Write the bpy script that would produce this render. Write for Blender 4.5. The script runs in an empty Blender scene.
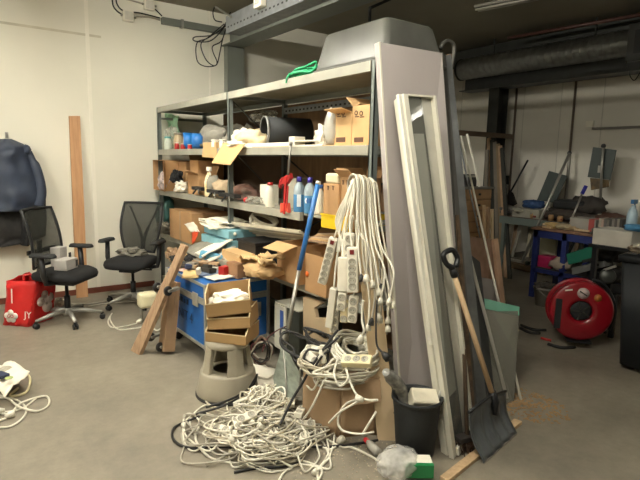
import bpy, bmesh, math, random
from mathutils import Vector, Matrix, Euler, noise
PI = math.pi
scene = bpy.context.scene
COL = scene.collection

# ------------------------------------------------------------------ camera
FPX, YAW, PITCH, ROLL = 515.62, math.radians(35.853), math.radians(8.6535), math.radians(1.1229)
CAMP = Vector((0, 0, 1.6))
fw = Vector((math.sin(YAW)*math.cos(PITCH), math.cos(YAW)*math.cos(PITCH), -math.sin(PITCH)))
_rt = Vector((math.cos(YAW), -math.sin(YAW), 0)); _up = _rt.cross(fw)
rt = _rt*math.cos(ROLL) + _up*math.sin(ROLL); up = rt.cross(fw)
cam = bpy.data.cameras.new('camera'); camo = bpy.data.objects.new('camera', cam); COL.objects.link(camo)
cam.sensor_fit = 'HORIZONTAL'; cam.sensor_width = 36; cam.lens = 36*FPX/640; cam.clip_start = .05
m = Matrix((rt, up, -fw)).transposed().to_4x4(); m.translation = CAMP
camo.matrix_world = m
scene.camera = camo
scene.view_settings.view_transform = 'Standard'; scene.view_settings.look = 'None'
scene.view_settings.gamma = 1; scene.view_settings.use_curve_mapping = False
scene.view_settings.exposure = 1.43

# ------------------------------------------------------------------ world and hall lights
world = bpy.data.worlds.new('world'); scene.world = world; world.use_nodes = True
world.node_tree.nodes['Background'].inputs[0].default_value = (.75, .8, .9, 1)
world.node_tree.nodes['Background'].inputs[1].default_value = .02
WARM = (1.0, .962, .85)
def area(name, loc, sx, sy, power, col=WARM, rot=(0, 0, 0)):
    l = bpy.data.lights.new(name, 'AREA'); l.shape = 'RECTANGLE'; l.size = sx; l.size_y = sy
    l.energy = power; l.color = col
    o = bpy.data.objects.new(name, l); COL.objects.link(o); o.location = loc; o.rotation_euler = rot
    return o
LAMPS = [  # x, y, length along y, watts : rows of ceiling tubes
    (.9, 3.9, 1.5, 120), (.9, 1.2, 1.5, 105), (-1.6, 3.9, 1.5, 130), (-1.6, .4, 1.5, 40), (5.03, -.25, 1.5, 20)]

# ------------------------------------------------------------------ helpers
def at(px, py, ax, val):
    d = rt*((px-320)/FPX) - up*((py-240)/FPX) + fw
    i = 'XYZ'.index(ax)
    return CAMP + d*((val-CAMP[i])/d[i])
def sol(u, ax, P, py=False):
    w = (up*FPX + fw*(u-240)) if py else (rt*FPX - fw*(u-320))
    q = Vector(P) - CAMP; i = 'XYZ'.index(ax); q[i] = 0
    return -q.dot(w)/w[i] + CAMP[i]
def lin(c): return c/12.92 if c <= .04045 else ((c+.055)/1.055)**2.4
def rgb(h): return tuple(lin(int(h[i:i+2], 16)/255) for i in (0, 2, 4))
MATS = {}
def mat(name, h, rough=.6, metal=0, var=.12, scale=8, bump=.0, bscale=40, stretch=None, alpha=1, h2=None, spec=.5, coat=0):
    if name in MATS: return MATS[name]
    M = bpy.data.materials.new(name); M.use_nodes = True; n = M.node_tree.nodes; L = M.node_tree.links
    b = n['Principled BSDF']; b.inputs['Roughness'].default_value = rough; b.inputs['Metallic'].default_value = metal
    b.inputs['Specular IOR Level'].default_value = spec; b.inputs['Coat Weight'].default_value = coat
    c = rgb(h); c2 = rgb(h2) if h2 else tuple(v*(1-var) for v in c); c1 = c if h2 else tuple(min(1, v*(1+var*.6)) for v in c)
    tc = n.new('ShaderNodeTexCoord'); mp = n.new('ShaderNodeMapping'); L.new(tc.outputs['Object'], mp.inputs[0])
    if stretch: mp.inputs['Scale'].default_value = stretch
    nz = n.new('ShaderNodeTexNoise'); nz.inputs['Scale'].default_value = scale; nz.inputs['Detail'].default_value = 5
    L.new(mp.outputs[0], nz.inputs[0])
    cr = n.new('ShaderNodeValToRGB'); cr.color_ramp.elements[0].position = .3; cr.color_ramp.elements[1].position = .7
    cr.color_ramp.elements[0].color = (*c2, 1); cr.color_ramp.elements[1].color = (*c1, 1)
    L.new(nz.outputs[0], cr.inputs[0]); L.new(cr.outputs[0], b.inputs['Base Color'])
    if bump:
        nb = n.new('ShaderNodeTexNoise'); nb.inputs['Scale'].default_value = bscale; L.new(mp.outputs[0], nb.inputs[0])
        bp = n.new('ShaderNodeBump'); bp.inputs['Strength'].default_value = bump; bp.inputs['Distance'].default_value = .01
        L.new(nb.outputs[0], bp.inputs['Height']); L.new(bp.outputs[0], b.inputs['Normal'])
    if alpha < 1:
        b.inputs['Alpha'].default_value = alpha
    MATS[name] = M
    return M
def glassy(name, h, clear=.75, rough=.03):
    if name in MATS: return MATS[name]
    M = bpy.data.materials.new(name); M.use_nodes = True; n = M.node_tree.nodes; L = M.node_tree.links
    b = n['Principled BSDF']; b.inputs['Base Color'].default_value = (*rgb(h), 1); b.inputs['Roughness'].default_value = rough
    b.inputs['Specular IOR Level'].default_value = .6
    t = n.new('ShaderNodeBsdfTransparent'); t.inputs[0].default_value = (*[min(1, v*.5+.5) for v in rgb(h)], 1)
    fr = n.new('ShaderNodeFresnel'); fr.inputs[0].default_value = 1.5
    mr = n.new('ShaderNodeMapRange'); mr.inputs[3].default_value = 1-clear; mr.inputs[4].default_value = 1
    L.new(fr.outputs[0], mr.inputs[0])
    mx = n.new('ShaderNodeMixShader'); L.new(mr.outputs[0], mx.inputs[0]); L.new(t.outputs[0], mx.inputs[1]); L.new(b.outputs[0], mx.inputs[2])
    L.new(mx.outputs[0], n['Material Output'].inputs[0]); MATS[name] = M
    return M
def emis(name, col, st):
    M = bpy.data.materials.new(name); M.use_nodes = True; b = M.node_tree.nodes['Principled BSDF']
    b.inputs['Emission Color'].default_value = (*col, 1); b.inputs['Emission Strength'].default_value = st
    return M

card = mat('cardboard', 'B48C60', .85, var=.12, scale=5, bump=.15, bscale=25)
cardl = mat('cardboard_light', 'CCA674', .85, var=.1, scale=5, bump=.15, bscale=25)
cardd = mat('cardboard_brown', 'A07C58', .85, var=.12, scale=5, bump=.15, bscale=25)
kraft = mat('kraft_paper', 'C2A070', .8, var=.15, scale=14, bump=.5, bscale=18)
white = mat('white_plastic', 'E2DCCB', .4, var=.06)
whitec = mat('white_cable', 'DAD5C4', .45, var=.12, scale=12)
whitec2 = mat('cream_cable', 'B9B09A', .5, var=.12, scale=12)
greyc = mat('grey_cable', 'A8A293', .5, var=.12, scale=12)
blackc = mat('black_rubber', '1C1B1A', .55, var=.1)
black = mat('black_plastic', '17181A', .45, var=.15)
blackm = mat('matt_black_plastic', '1D1F20', .7, var=.2, bump=.1)
paper = mat('white_paper', 'E6E0D0', .8, var=.08, bump=.3, bscale=12)
greypaint = mat('grey_painted_steel', '7C8078', .45, metal=.2, var=.08, scale=3)
shelfcream = mat('pale_grey_enamel', '9A988B', .5, var=.12, scale=6, bump=.05)
steel = mat('bright_steel', 'A6A49C', .35, metal=.75, var=.15, scale=10)
alu = mat('aluminium', 'B7B5AC', .38, metal=.6, var=.12, scale=6)
galv = mat('galvanised_steel', '85888A', .4, metal=.7, var=.3, scale=20)
wood = mat('pale_pine', 'CBAF8A', .6, h2='B59672', scale=3, stretch=(14, 14, 1), bump=.1)
woodo = mat('orange_pine', 'C69A70', .6, h2='B4855C', scale=3, stretch=(14, 14, 1), bump=.1)
woodg = mat('weathered_wood', 'AE9070', .75, h2='8E7258', scale=4, stretch=(12, 12, 1.2), bump=.2)
woodd = mat('dark_brown_board', '8A6A48', .75, h2='6E5238', scale=3, stretch=(6, 6, 1), bump=.1)
mdf = mat('pale_beech_board', 'CDB592', .6, var=.08, scale=4)
darksteel = mat('dark_steel', '33342F', .55, metal=.3, var=.2, scale=6)
red = mat('red_plastic', 'B02422', .4, var=.12)
blue = mat('blue_plastic', '2E6FB4', .4, var=.12)
teal = mat('teal_plastic', '3F8E8C', .5, var=.15)
lblue = mat('light_blue_plastic', '7FB0BC', .5, var=.12)
clear = mat('crumpled_clear_plastic', 'B9B6A8', .2, var=.2, alpha=.45, scale=10, bump=.6, bscale=30)
greycloth = mat('grey_cloth', '8E897C', .9, var=.2, scale=12, bump=.4, bscale=30)
blackcloth = mat('black_cloth', '18181A', .9, var=.2, scale=20, bump=.2, bscale=80)

def rotz(a): return Matrix.Rotation(a, 4, 'Z')
def perforated(name, h, hole, pitch, z0, z1):
    """sheet metal with a row of dark slots punched along y between heights z0 and z1 (object coordinates)"""
    M = mat(name, h, .4, metal=.6, var=.2, scale=12); n = M.node_tree.nodes; L = M.node_tree.links
    sx = n.new('ShaderNodeSeparateXYZ'); L.new(n['Texture Coordinate'].outputs['Object'], sx.inputs[0])
    def mth(op, a, b=None):
        k = n.new('ShaderNodeMath'); k.operation = op
        for i, v in enumerate((a, b)):
            if v is None: continue
            if isinstance(v, (int, float)): k.inputs[i].default_value = v
            else: L.new(v, k.inputs[i])
        return k.outputs[0]
    f = mth('FRACT', mth('MULTIPLY', sx.outputs[1], 1/pitch))
    g = mth('MULTIPLY', mth('LESS_THAN', f, .45), mth('MULTIPLY', mth('GREATER_THAN', sx.outputs[2], z0), mth('LESS_THAN', sx.outputs[2], z1)))
    b = n['Principled BSDF']; src = b.inputs['Base Color'].links[0].from_socket
    mx = n.new('ShaderNodeMixRGB'); L.new(g, mx.inputs[0]); L.new(src, mx.inputs[1]); mx.inputs[2].default_value = (*rgb(hole), 1)
    L.new(mx.outputs[0], b.inputs['Base Color']); return M
class MB:
    def __init__(s): s.bm = bmesh.new()
    def box(s, a, b, M=None):
        a = Vector(a); b = Vector(b); c = (a+b)/2; d = b-a
        T = Matrix.Translation(c) @ Matrix.Diagonal((abs(d.x), abs(d.y), abs(d.z), 1))
        bmesh.ops.create_cube(s.bm, size=1, matrix=(M @ T) if M else T); return s
    def cbox(s, c, size, R=None):      # centre, size, rotation
        T = Matrix.Translation(Vector(c)) @ (R.to_4x4() if R else Matrix()) @ Matrix.Diagonal((*size, 1))
        bmesh.ops.create_cube(s.bm, size=1, matrix=T); return s
    def hexa(s, p):                    # 8 points: 4 lower/back then 4 upper/front
        v = [s.bm.verts.new(q) for q in p]
        for f in ((3, 2, 1, 0), (4, 5, 6, 7), (0, 1, 5, 4), (1, 2, 6, 5), (2, 3, 7, 6), (3, 0, 4, 7)): s.bm.faces.new([v[i] for i in f])
        return s
    def slab(s, p, t):                 # quad of 4 points thickened by vector or amount along its normal
        p = [Vector(q) for q in p]
        n = t if isinstance(t, Vector) else (p[1]-p[0]).cross(p[3]-p[0]).normalized()*t
        return s.hexa(p + [q+n for q in p])
    def poly(s, pts, ext):             # polygon extruded by vector
        ext = Vector(ext); a = [s.bm.verts.new(Vector(q)) for q in pts]; b = [s.bm.verts.new(Vector(q)+ext) for q in pts]
        s.bm.faces.new(a[::-1]); s.bm.faces.new(b); n = len(a)
        for i in range(n): s.bm.faces.new((a[i], a[(i+1) % n], b[(i+1) % n], b[i]))
        return s
    def bar(s, a, b, w, t, side=(0, 0, 1)):   # straight bar with w x t section
        a = Vector(a); b = Vector(b); d = (b-a).normalized(); u = d.cross(Vector(side))
        if u.length < 1e-4: u = d.cross(Vector((1, 0, 0)))
        u.normalize(); v = d.cross(u)
        q = [u*(w/2)*i + v*(t/2)*j for i, j in ((-1, -1), (1, -1), (1, 1), (-1, 1))]
        return s.hexa([a+k for k in q] + [b+k for k in q])
    def tube(s, pts, r, seg=8, cap=True):
        P = [Vector(p) for p in pts]
        P = [p for i, p in enumerate(P) if i == 0 or (p-P[i-1]).length > 1e-5]
        R = r if isinstance(r, (list, tuple)) else [r]*len(P)
        t0 = (P[1]-P[0]).normalized(); u = t0.orthogonal().normalized(); rings = []
        for i, p in enumerate(P):
            t = (P[min(i+1, len(P)-1)] - P[max(i-1, 0)])
            t = t.normalized() if t.length > 1e-6 else t0
            u = (u - t*u.dot(t)); u = u.normalized() if u.length > 1e-5 else t.orthogonal().normalized(); v = t.cross(u)
            rings.append([s.bm.verts.new(p + (u*math.cos(a)+v*math.sin(a))*R[i]) for a in [2*PI*k/seg for k in range(seg)]])
        for i in range(len(rings)-1):
            for k in range(seg):
                f = s.bm.faces.new((rings[i][k], rings[i][(k+1) % seg], rings[i+1][(k+1) % seg], rings[i+1][k])); f.smooth = True
        if cap: s.bm.faces.new(rings[0][::-1]); s.bm.faces.new(rings[-1])
        return s
    def lathe(s, prof, c, axis=(0, 0, 1), seg=28, x=None):   # profile of (radius, height) about axis through c
        ax = Vector(axis).normalized(); u = Vector(x).normalized() if x else ax.orthogonal().normalized(); v = ax.cross(u); c = Vector(c); rings = []
        for r, h in prof:
            if r < 1e-6: rings.append([s.bm.verts.new(c+ax*h)])
            else: rings.append([s.bm.verts.new(c+ax*h+(u*math.cos(a)+v*math.sin(a))*r) for a in [2*PI*k/seg for k in range(seg)]])
        for A, B in zip(rings, rings[1:]):
            for k in range(seg):
                k2 = (k+1) % seg
                if len(A) == 1 and len(B) == 1: continue
                if len(A) == 1: f = s.bm.faces.new((A[0], B[k2], B[k]))
                elif len(B) == 1: f = s.bm.faces.new((A[k], A[k2], B[0]))
                else: f = s.bm.faces.new((A[k], A[k2], B[k2], B[k]))
                f.smooth = True
        return s
    def blob(s, c, size, seed=0, amp=.25, fr=2.2, sub=3, flat=0, R=None):
        tmp = bmesh.new(); bmesh.ops.create_icosphere(tmp, subdivisions=sub, radius=1)
        off = Vector((seed*7.3, seed*3.1, seed*1.7)); size = Vector(size)/2
        mp = {}
        for v in tmp.verts:
            k = 1 + amp*2*(noise.noise(v.co*fr+off)) + amp*.7*noise.noise(v.co*fr*2.6+off)
            q = v.co*k
            if q.z < -.75: q.z = -.75
            q.z /= .87; q = Vector((q.x*size.x, q.y*size.y, q.z*size.z))
            if R: q = R @ q
            mp[v] = s.bm.verts.new(Vector(c)+q)
        for f in tmp.faces:
            g = s.bm.faces.new([mp[v] for v in f.verts]); g.smooth = amp < .3
        tmp.free(); return s
    def sheet(s, p, th=.0015, amp=.01, n=8, seed=0):          # crumpled sheet spanning a quad
        p = [Vector(q) for q in p]; nn = (p[1]-p[0]).cross(p[3]-p[0]).normalized(); L = []
        for lay in (0, 1):
            g = [[s.bm.verts.new(p[0].lerp(p[1], i/n).lerp(p[3].lerp(p[2], i/n), j/n) + nn*(amp*noise.noise(Vector((i*.7, j*.7, seed*5.1)))*2 + lay*th)) for j in range(n+1)] for i in range(n+1)]
            L.append(g)
            for i in range(n):
                for j in range(n):
                    q = [g[i][j], g[i+1][j], g[i+1][j+1], g[i][j+1]]
                    s.bm.faces.new(q if lay else q[::-1]).smooth = True
        A, B = L
        ring = [(i, 0) for i in range(n)] + [(n, j) for j in range(n)] + [(i, n) for i in range(n, 0, -1)] + [(0, j) for j in range(n, 0, -1)]
        for k in range(len(ring)):
            a, b = ring[k], ring[(k+1) % len(ring)]
            s.bm.faces.new((A[a[0]][a[1]], A[b[0]][b[1]], B[b[0]][b[1]], B[a[0]][a[1]]))
        return s
    def xf(s, M): bmesh.ops.transform(s.bm, matrix=M, verts=s.bm.verts); return s
    def build(s, name, m, parent=None, bevel=0, smooth=False, local=False, sub=0):
        me = bpy.data.meshes.new(name)
        if smooth:
            for f in s.bm.faces: f.smooth = True
        bmesh.ops.recalc_face_normals(s.bm, faces=s.bm.faces)
        s.bm.to_mesh(me); s.bm.free()
        if parent is not None and not local:
            W = Matrix(); o = parent
            while o: W = o.matrix_basis @ W; o = o.parent
            me.transform(W.inverted())
        me.materials.append(m)
        o = bpy.data.objects.new(name, me); COL.objects.link(o)
        if parent is not None: o.parent = parent
        if bevel:
            md = o.modifiers.new('bevel', 'BEVEL'); md.width = bevel; md.segments = 2; md.limit_method = 'ANGLE'; md.harden_normals = False
        if sub:
            md = o.modifiers.new('sub', 'SUBSURF'); md.levels = sub; md.render_levels = sub
        return o
def tag(o, label, cat, group=None, kind=None):
    o['label'] = label; o['category'] = cat
    if group: o['group'] = group
    if kind: o['kind'] = kind
    return o
def thing(name, label, cat, loc=(0, 0, 0), rz=0, group=None):
    o = bpy.data.objects.new(name, None); COL.objects.link(o); o.empty_display_size = .05
    o.location = loc; o.rotation_euler = (0, 0, rz)
    return tag(o, label, cat, group)
def structure(o): o['kind'] = 'structure'; return o
def copy_tree(o, parent=None):
    c = o.copy(); COL.objects.link(c)
    if parent: c.parent = parent
    for ch in list(o.children): copy_tree(ch, c)
    return c
def spline(pts, n=8, closed=False):
    P = [Vector(p) for p in pts]; N = len(P); out = []
    rng = range(N) if closed else range(N-1)
    for i in rng:
        g = (lambda k: P[k % N]) if closed else (lambda k: P[max(0, min(N-1, k))])
        a, b, c, d = g(i-1), g(i), g(i+1), g(i+2)
        for k in range(n):
            t = k/n
            out.append(.5*((2*b)+(c-a)*t+(2*a-5*b+4*c-d)*t*t+(3*b-a-3*c+d)*t**3))
    out.append(P[0] if closed else P[-1]); return out
def text(name, s, m, parent, M, size, ext=.0006):
    cu = bpy.data.curves.new(name, 'FONT'); cu.body = s; cu.size = size; cu.extrude = ext; cu.align_x = 'CENTER'; cu.align_y = 'CENTER'
    o = bpy.data.objects.new(name, cu); COL.objects.link(o)
    me = bpy.data.meshes.new_from_object(o); bpy.data.objects.remove(o)
    me.transform(M)
    if parent:
        W = Matrix(); q = parent
        while q: W = q.matrix_basis @ W; q = q.parent
        me.transform(W.inverted())
    me.materials.append(m); o = bpy.data.objects.new(name, me); COL.objects.link(o)
    if parent: o.parent = parent
    return o
def onplane(px, py, P0, n):   # where the line of sight meets the plane through P0
    d = rt*((px-320)/FPX) - up*((py-240)/FPX) + fw
    return CAMP + d*((P0-CAMP).dot(n)/d.dot(n))
def frame(c, x, y):   # matrix with given centre and x/y directions
    x = Vector(x).normalized(); z = x.cross(Vector(y)).normalized(); y = z.cross(x)
    M = Matrix((x, y, z)).transposed().to_4x4(); M.translation = Vector(c); return M
def solo(mb, name, m, label, cat, group=None, **k):
    return tag(mb.build(name, m, **k), label, cat, group)
def carton(label, X, Y, Z, m=None, rz=0, flaps=(), open_=False, name='cardboard_box', group=None, flapdeg=35, tape=None):
    """box from X range, Y range, Z range; flaps: sides with a lifted flap ('-x','+x','-y','+y')"""
    m = m or card
    cx, cy = sum(X)/2, sum(Y)/2; w, d, h = X[1]-X[0], Y[1]-Y[0], Z[1]-Z[0]; t = .005
    r = thing(name, label, 'box', (cx, cy, Z[0]), rz, group)
    b = MB()
    if open_ or flaps:
        b.box((-w/2, -d/2, 0), (w/2, d/2, t)); b.box((-w/2, -d/2, t), (-w/2+t, d/2, h)); b.box((w/2-t, -d/2, t), (w/2, d/2, h))
        b.box((-w/2+t, -d/2, t), (w/2-t, -d/2+t, h)); b.box((-w/2+t, d/2-t, t), (w/2-t, d/2, h))
    else: b.box((-w/2, -d/2, 0), (w/2, d/2, h))
    b.build('body', m, r, local=True, bevel=.002)
    for f in flaps:
        fl = MB(); sgn = -1 if f[0] == '-' else 1; a = math.radians(flapdeg if len(f) < 3 else float(f[2:]))
        if f[1] == 'x': L_ = min(d/2, w*.5)*1.0; p = [(sgn*w/2, -d/2, h), (sgn*w/2, d/2, h)]; o_ = Vector((sgn*math.cos(a)*L_, 0, math.sin(a)*L_))
        else: L_ = min(w/2, d*.5)*1.0; p = [(-w/2, sgn*d/2, h), (w/2, sgn*d/2, h)]; o_ = Vector((0, sgn*math.cos(a)*L_, math.sin(a)*L_))
        p = [Vector(q) for q in p]
        fl.slab([p[0], p[1], p[1]+o_, p[0]+o_], .004); fl.build('flap', m, r, local=True)
    if tape:
        MB().box((-w/2-.001, -.025, 0), (w/2+.001, .025, h+.001)).build('tape', mat('brown_tape', tape, .3), r, local=True)
    return r
def ybox(label, px0, px1, py0, z, X, depth, **k):
    """carton on a shelf: front face at X, its left/right edges and top edge read off in the picture, back at X+depth"""
    y1 = sol(px0, 'Y', (X, 0, z)); y0 = sol(px1, 'Y', (X, 0, z)); h = sol(py0, 'Z', (X, (y0+y1)/2, 0), True)
    return carton(label, (X, X+depth), (y0, y1), (z, h), **k)
# ================================================================== room
WY, WX, CZ = 6.42, 7.3, 3.45
concrete = mat('grey_brown_concrete_floor', '8A8272', .5, h2='716A5E', scale=1.1, bump=.05, bscale=60)
n = concrete.node_tree.nodes; L = concrete.node_tree.links
# fine speckle and scuffs on the floor
nz = n.new('ShaderNodeTexNoise'); nz.inputs['Scale'].default_value = 9; nz.inputs['Detail'].default_value = 10; nz.inputs['Roughness'].default_value = .75
L.new(n['Texture Coordinate'].outputs['Object'], nz.inputs[0])
mx = n.new('ShaderNodeMixRGB'); mx.blend_type = 'OVERLAY'; mx.inputs[0].default_value = .45
src = [l for l in L if l.to_node.name == 'Principled BSDF' and l.to_socket.name == 'Base Color'][0].from_socket
L.new(src, mx.inputs[1]); L.new(nz.outputs[0], mx.inputs[2]); L.new(mx.outputs[0], n['Principled BSDF'].inputs['Base Color'])
cream = mat('cream_painted_wall', 'E6E2D2', .7, var=.04, scale=1.5, bump=.02, bscale=8)
backm = mat('off_white_sandwich_panel', 'D6D1C4', .65, var=.08, scale=1.2)
ceilm = mat('dark_concrete_ceiling', '8B8574', .85, var=.15, scale=1.2, bump=.1)
XN, YN = -5, -6
structure(MB().box((XN, YN, -.1), (WX+.2, WY+.2, 0)).build('floor', concrete))
structure(MB().box((XN, WY, 0), (WX+.2, WY+.2, CZ)).build('wall_left', cream))
b = MB().box((WX, YN, 0), (WX+.2, WY, CZ))
structure(b.build('wall_back', backm))
structure(MB().box((XN-.2, YN, 0), (XN, WY+.2, CZ)).build('wall_front', cream))
structure(MB().box((XN-.2, YN-.2, 0), (WX+.2, YN, CZ)).build('wall_right', backm))
structure(MB().box((XN-.2, YN-.2, CZ), (WX+.2, WY+.2, CZ+.2)).build('ceiling', ceilm))
structure(MB().box((XN, WY-.012, 0), (2.05, WY, .065)).build('baseboard_left', mat('red_brown_skirting', '74402E', .6)))
# joint cover strip and faint old rail on the cream wall, vertical panel seams on the far wall
structure(MB().box((1.365, WY-.006, .065), (1.405, WY, CZ)).build('trim_1', mat('pale_cover_strip', 'EFEADB', .6, var=.02)))
structure(MB().box((-.6, WY-.004, 2.93), (1.53, WY, 2.955)).build('trim_2', mat('old_rail_mark', 'CFC8B2', .8)))
b = MB()
for k in range(9):
    y = 1.2+k*.6
    b.box((WX-.004, y, 0), (WX, y+.012, CZ))
structure(b.build('trim_3', mat('panel_seam', 'BDB8AC', .7)))
structure(MB().box((2.83, WY-.006, .1), (2.85, WY, CZ)).build('trim_4', mat('pale_cover_strip', 'EFEADB', .6, var=.02)))

# ------------------------------------------------------------------ steelwork overhead
bm_ = MB().box((3.0, -5, 3.045), (3.26, 6.41, 3.06)).box((3.0, -5, 3.23), (3.26, 6.41, 3.245)).box((3.122, -5, 3.06), (3.138, 6.41, 3.23))
solo(bm_, 'steel_beam', greypaint, 'grey painted steel beam running under the ceiling above the shelving', 'beam')
b = MB().box((3.04, 6.31, 0), (3.28, 6.42, 3.044))
solo(b, 'steel_column', greypaint, 'grey steel column against the cream wall behind the shelving', 'column')
# beam along the cream wall near the ceiling
# perforated cable tray
def cable_tray(x0, x1, y0, y1, z, label):
    t = thing('cable_tray', label, 'cable tray', ((x0+x1)/2, y0, z))
    b = MB().box((x0, y0, z), (x1, y1, z+.004)).box((x0, y0, z+.004), (x0+.004, y1, z+.17)).box((x1-.004, y0, z+.004), (x1, y1, z+.17))
    b.build('tray', perforated('perforated_tray_metal', '85888A', '1E1E1C', .07, .05, .066), t)
    y = y0+.4
    while y < y1:
        MB().tube([(x0+.02, y, z+.004), (x0+.02, y, CZ)], .004, 5).build('hanger', darksteel, t); y += 1.3
    b = MB()
    for k in range(5):
        xx = x0+.03+k*(x1-x0-.06)/4
        b.tube(spline([(xx, y0, z+.015), (xx+.01, (y0+y1)/2, z+.02), (xx, y1, z+.015)], 6), .009, 6)
    b.build('cables', blackc, t)
    return t
cable_tray(2.44, 2.60, -4, 5.1, 2.88, 'perforated metal cable tray hanging left of the grey steel beam')
t = thing('junction_box', 'white box mounted on the side of the perforated cable tray', 'junction box', (2.45, 4.75, 3.02))
p = at(259, 4, 'X', 2.4)
MB().box((2.38, p.y-.07, p.z-.03), (2.437, p.y+.07, p.z+.09)).build('casing', white, t, bevel=.006)
MB().box((2.37, p.y-.03, p.z+.0), (2.38, p.y+.03, p.z+.06)).build('cover', mat('grey_cover', 'B5B2A6', .5), t, bevel=.003)

# cable trunking on cream wall, junction boxes, loops
t = thing('cable_trunking', 'grey metal cable trunking high on the cream wall', 'trunking', (2.2, 6.4, 3.17))
MB().box((2.22, 6.35, 3.19), (3.05, WY, 3.265)).build('channel', greypaint, t, bevel=.004)
MB().box((2.45, 6.345, 3.18), (2.48, WY, 3.275)).build('clip', steel, t)
for (px, py, lab, k) in ((128, 16, 'lower white junction box on the cream wall', 1), (149, 5, 'upper white junction box on the cream wall beside the trunking', 0)):
    p = at(px, py, 'Y', 6.39)
    t = thing('junction_box', lab, 'junction box', (p.x, 6.42, p.z), group='junction boxes on the cream wall')
    MB().box((p.x-.06, 6.365, p.z-.06), (p.x+.06, WY, p.z+.06)).build('casing', white, t, bevel=.006)
    MB().box((p.x-.045, 6.36, p.z-.045), (p.x+.045, 6.366, p.z+.045)).build('lid', mat('grey_white_cover', 'CFCBBE', .5), t, bevel=.003)
    for dx in (-.07, .07):
        MB().lathe([(0, -.01), (.014, -.01), (.014, .02), (0, .02)], (p.x+dx, 6.39, p.z), (1, 0, 0), 10).build('gland', mat('gland_grey', '9A978B', .5), t)
def wcable(name, pix, Y, r, m, label, cat='cable', group=None, jit=0):
    return solo(MB().tube(spline([at(a, b_, 'Y', Y) for a, b_ in pix], 8), r, 6), name, m, label, cat, group)
wcable('electric_cable', [(112, -6), (113, 5), (117, 11), (123, 15)], 6.4, .008, blackc, 'dark cable dropping into the lower junction box on the cream wall')
wcable('electric_cable', [(116, -6), (117, 4), (124, 11), (140, 13), (160, 18)], 6.38, .008, blackc, 'dark cable curving over the lower junction box into the trunking')
wcable('electric_cable', [(134, 16), (148, 17), (160, 20)], 6.4, .009, greyc, 'grey conduit between lower junction box and trunking')
wcable('electric_cable', [(118, -3), (130, 0), (144, 4)], 6.4, .009, greyc, 'grey conduit running left from the upper junction box')
wcable('electric_cable', [(155, 9), (158, 12), (162, 16)], 6.4, .008, blackc, 'short dark cable from upper junction box down to the trunking')
# looped black cables hanging at the end of the trunking
for i, pix in enumerate([[(232, 8), (224, 26), (212, 35), (195, 37), (195, 41), (210, 41), (222, 30), (232, 14)],
                         [(226, 26), (208, 38), (197, 43), (197, 60), (204, 66), (214, 66), (217, 62), (213, 52), (213, 46), (222, 40), (228, 20)],
                         [(224, 24), (210, 36), (201, 44), (205, 58), (212, 65), (217, 64), (220, 52), (223, 38), (230, 16)],
                         [(216, 4), (213, 12), (215, 20), (222, 22)]]):
    wcable('electric_cable', pix, 6.28-.02*i, .007, blackc, 'black cable looping down at the corner of trunking and steel column', group='black cable loops below the tray')
# clip lamp bracket / pencil marks
solo(MB().bar(at(216, 7, 'X', 2.42), at(231, 17, 'X', 2.42), .03, .012), 'metal_bracket', steel, 'small bare metal bracket tilted at the end of the cable tray', 'bracket')
# overhead hanging bracket (dark hook) over the tub
t = thing('pipe_hanger', 'black angled hanger fixed to the ceiling above the grey tub', 'hanger', at(380, 8, 'X', 3.4))
p1 = at(370, 8, 'X', 3.3); p2 = at(390, -1, 'X', 3.6)
MB().bar(p1, p2, .025, .025).build('arm', black, t)
MB().bar(p1, p1-Vector((0, 0, .12)), .02, .02, (1, 0, 0)).build('hook', black, t)
MB().bar(p2, Vector((p2.x, p2.y, CZ)), .02, .02, (1, 0, 0)).build('rod', black, t)
# second deck of services: dark flat duct above the near shelf bay

# ------------------------------------------------------------------ ceiling lamps
lampbody = mat('lamp_housing', 'D8D5CA', .5)
for i, (lx, ly, ll, w) in enumerate(LAMPS):
    lab = 'long fluorescent ceiling lamp, lit, out of the picture'
    t = thing('ceiling_lamp', lab, 'lamp', (lx, ly, 3.36), group='lit tube lamps of the hall')
    MB().box((lx-.05, ly-ll/2, 3.30), (lx+.05, ly+ll/2, CZ)).build('housing', lampbody, t)
    for dx in (-.04, .04):
        MB().tube([(lx+dx, ly-ll/2+.03, 3.23), (lx+dx, ly+ll/2-.03, 3.23)], .019, 10).build('tube', emis('lamp_tube', WARM, w*.62), t)
    MB().box((lx-.06, ly-ll/2, 3.20), (lx+.06, ly-ll/2+.03, 3.30)).build('end_socket', lampbody, t)
    MB().box((lx-.06, ly+ll/2-.03, 3.20), (lx+.06, ly+ll/2, 3.30)).build('end_socket', lampbody, t)
t = thing('ceiling_lamp', 'unlit strip lamp on the dark ceiling at the right', 'lamp', (5.45, 3.95, CZ))
a, c = at(477, 9, 'Z', 3.42), at(537, -3, 'Z', 3.42)
d = (c-a).normalized(); s_ = Vector((-d.y, d.x, 0))
MB().slab([a-s_*.07, c-s_*.07, c+s_*.07, a+s_*.07], Vector((0, 0, .05))).build('housing', mat('unlit_lamp_housing', '8F8B7E', .5), t)
for q in (-.035, .035):
    MB().tube([a+s_*q-Vector((0, 0, .015)), c+s_*q-Vector((0, 0, .015))], .013, 8).build('tube', mat('unlit_tube', 'B7B3A6', .4), t)

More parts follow.
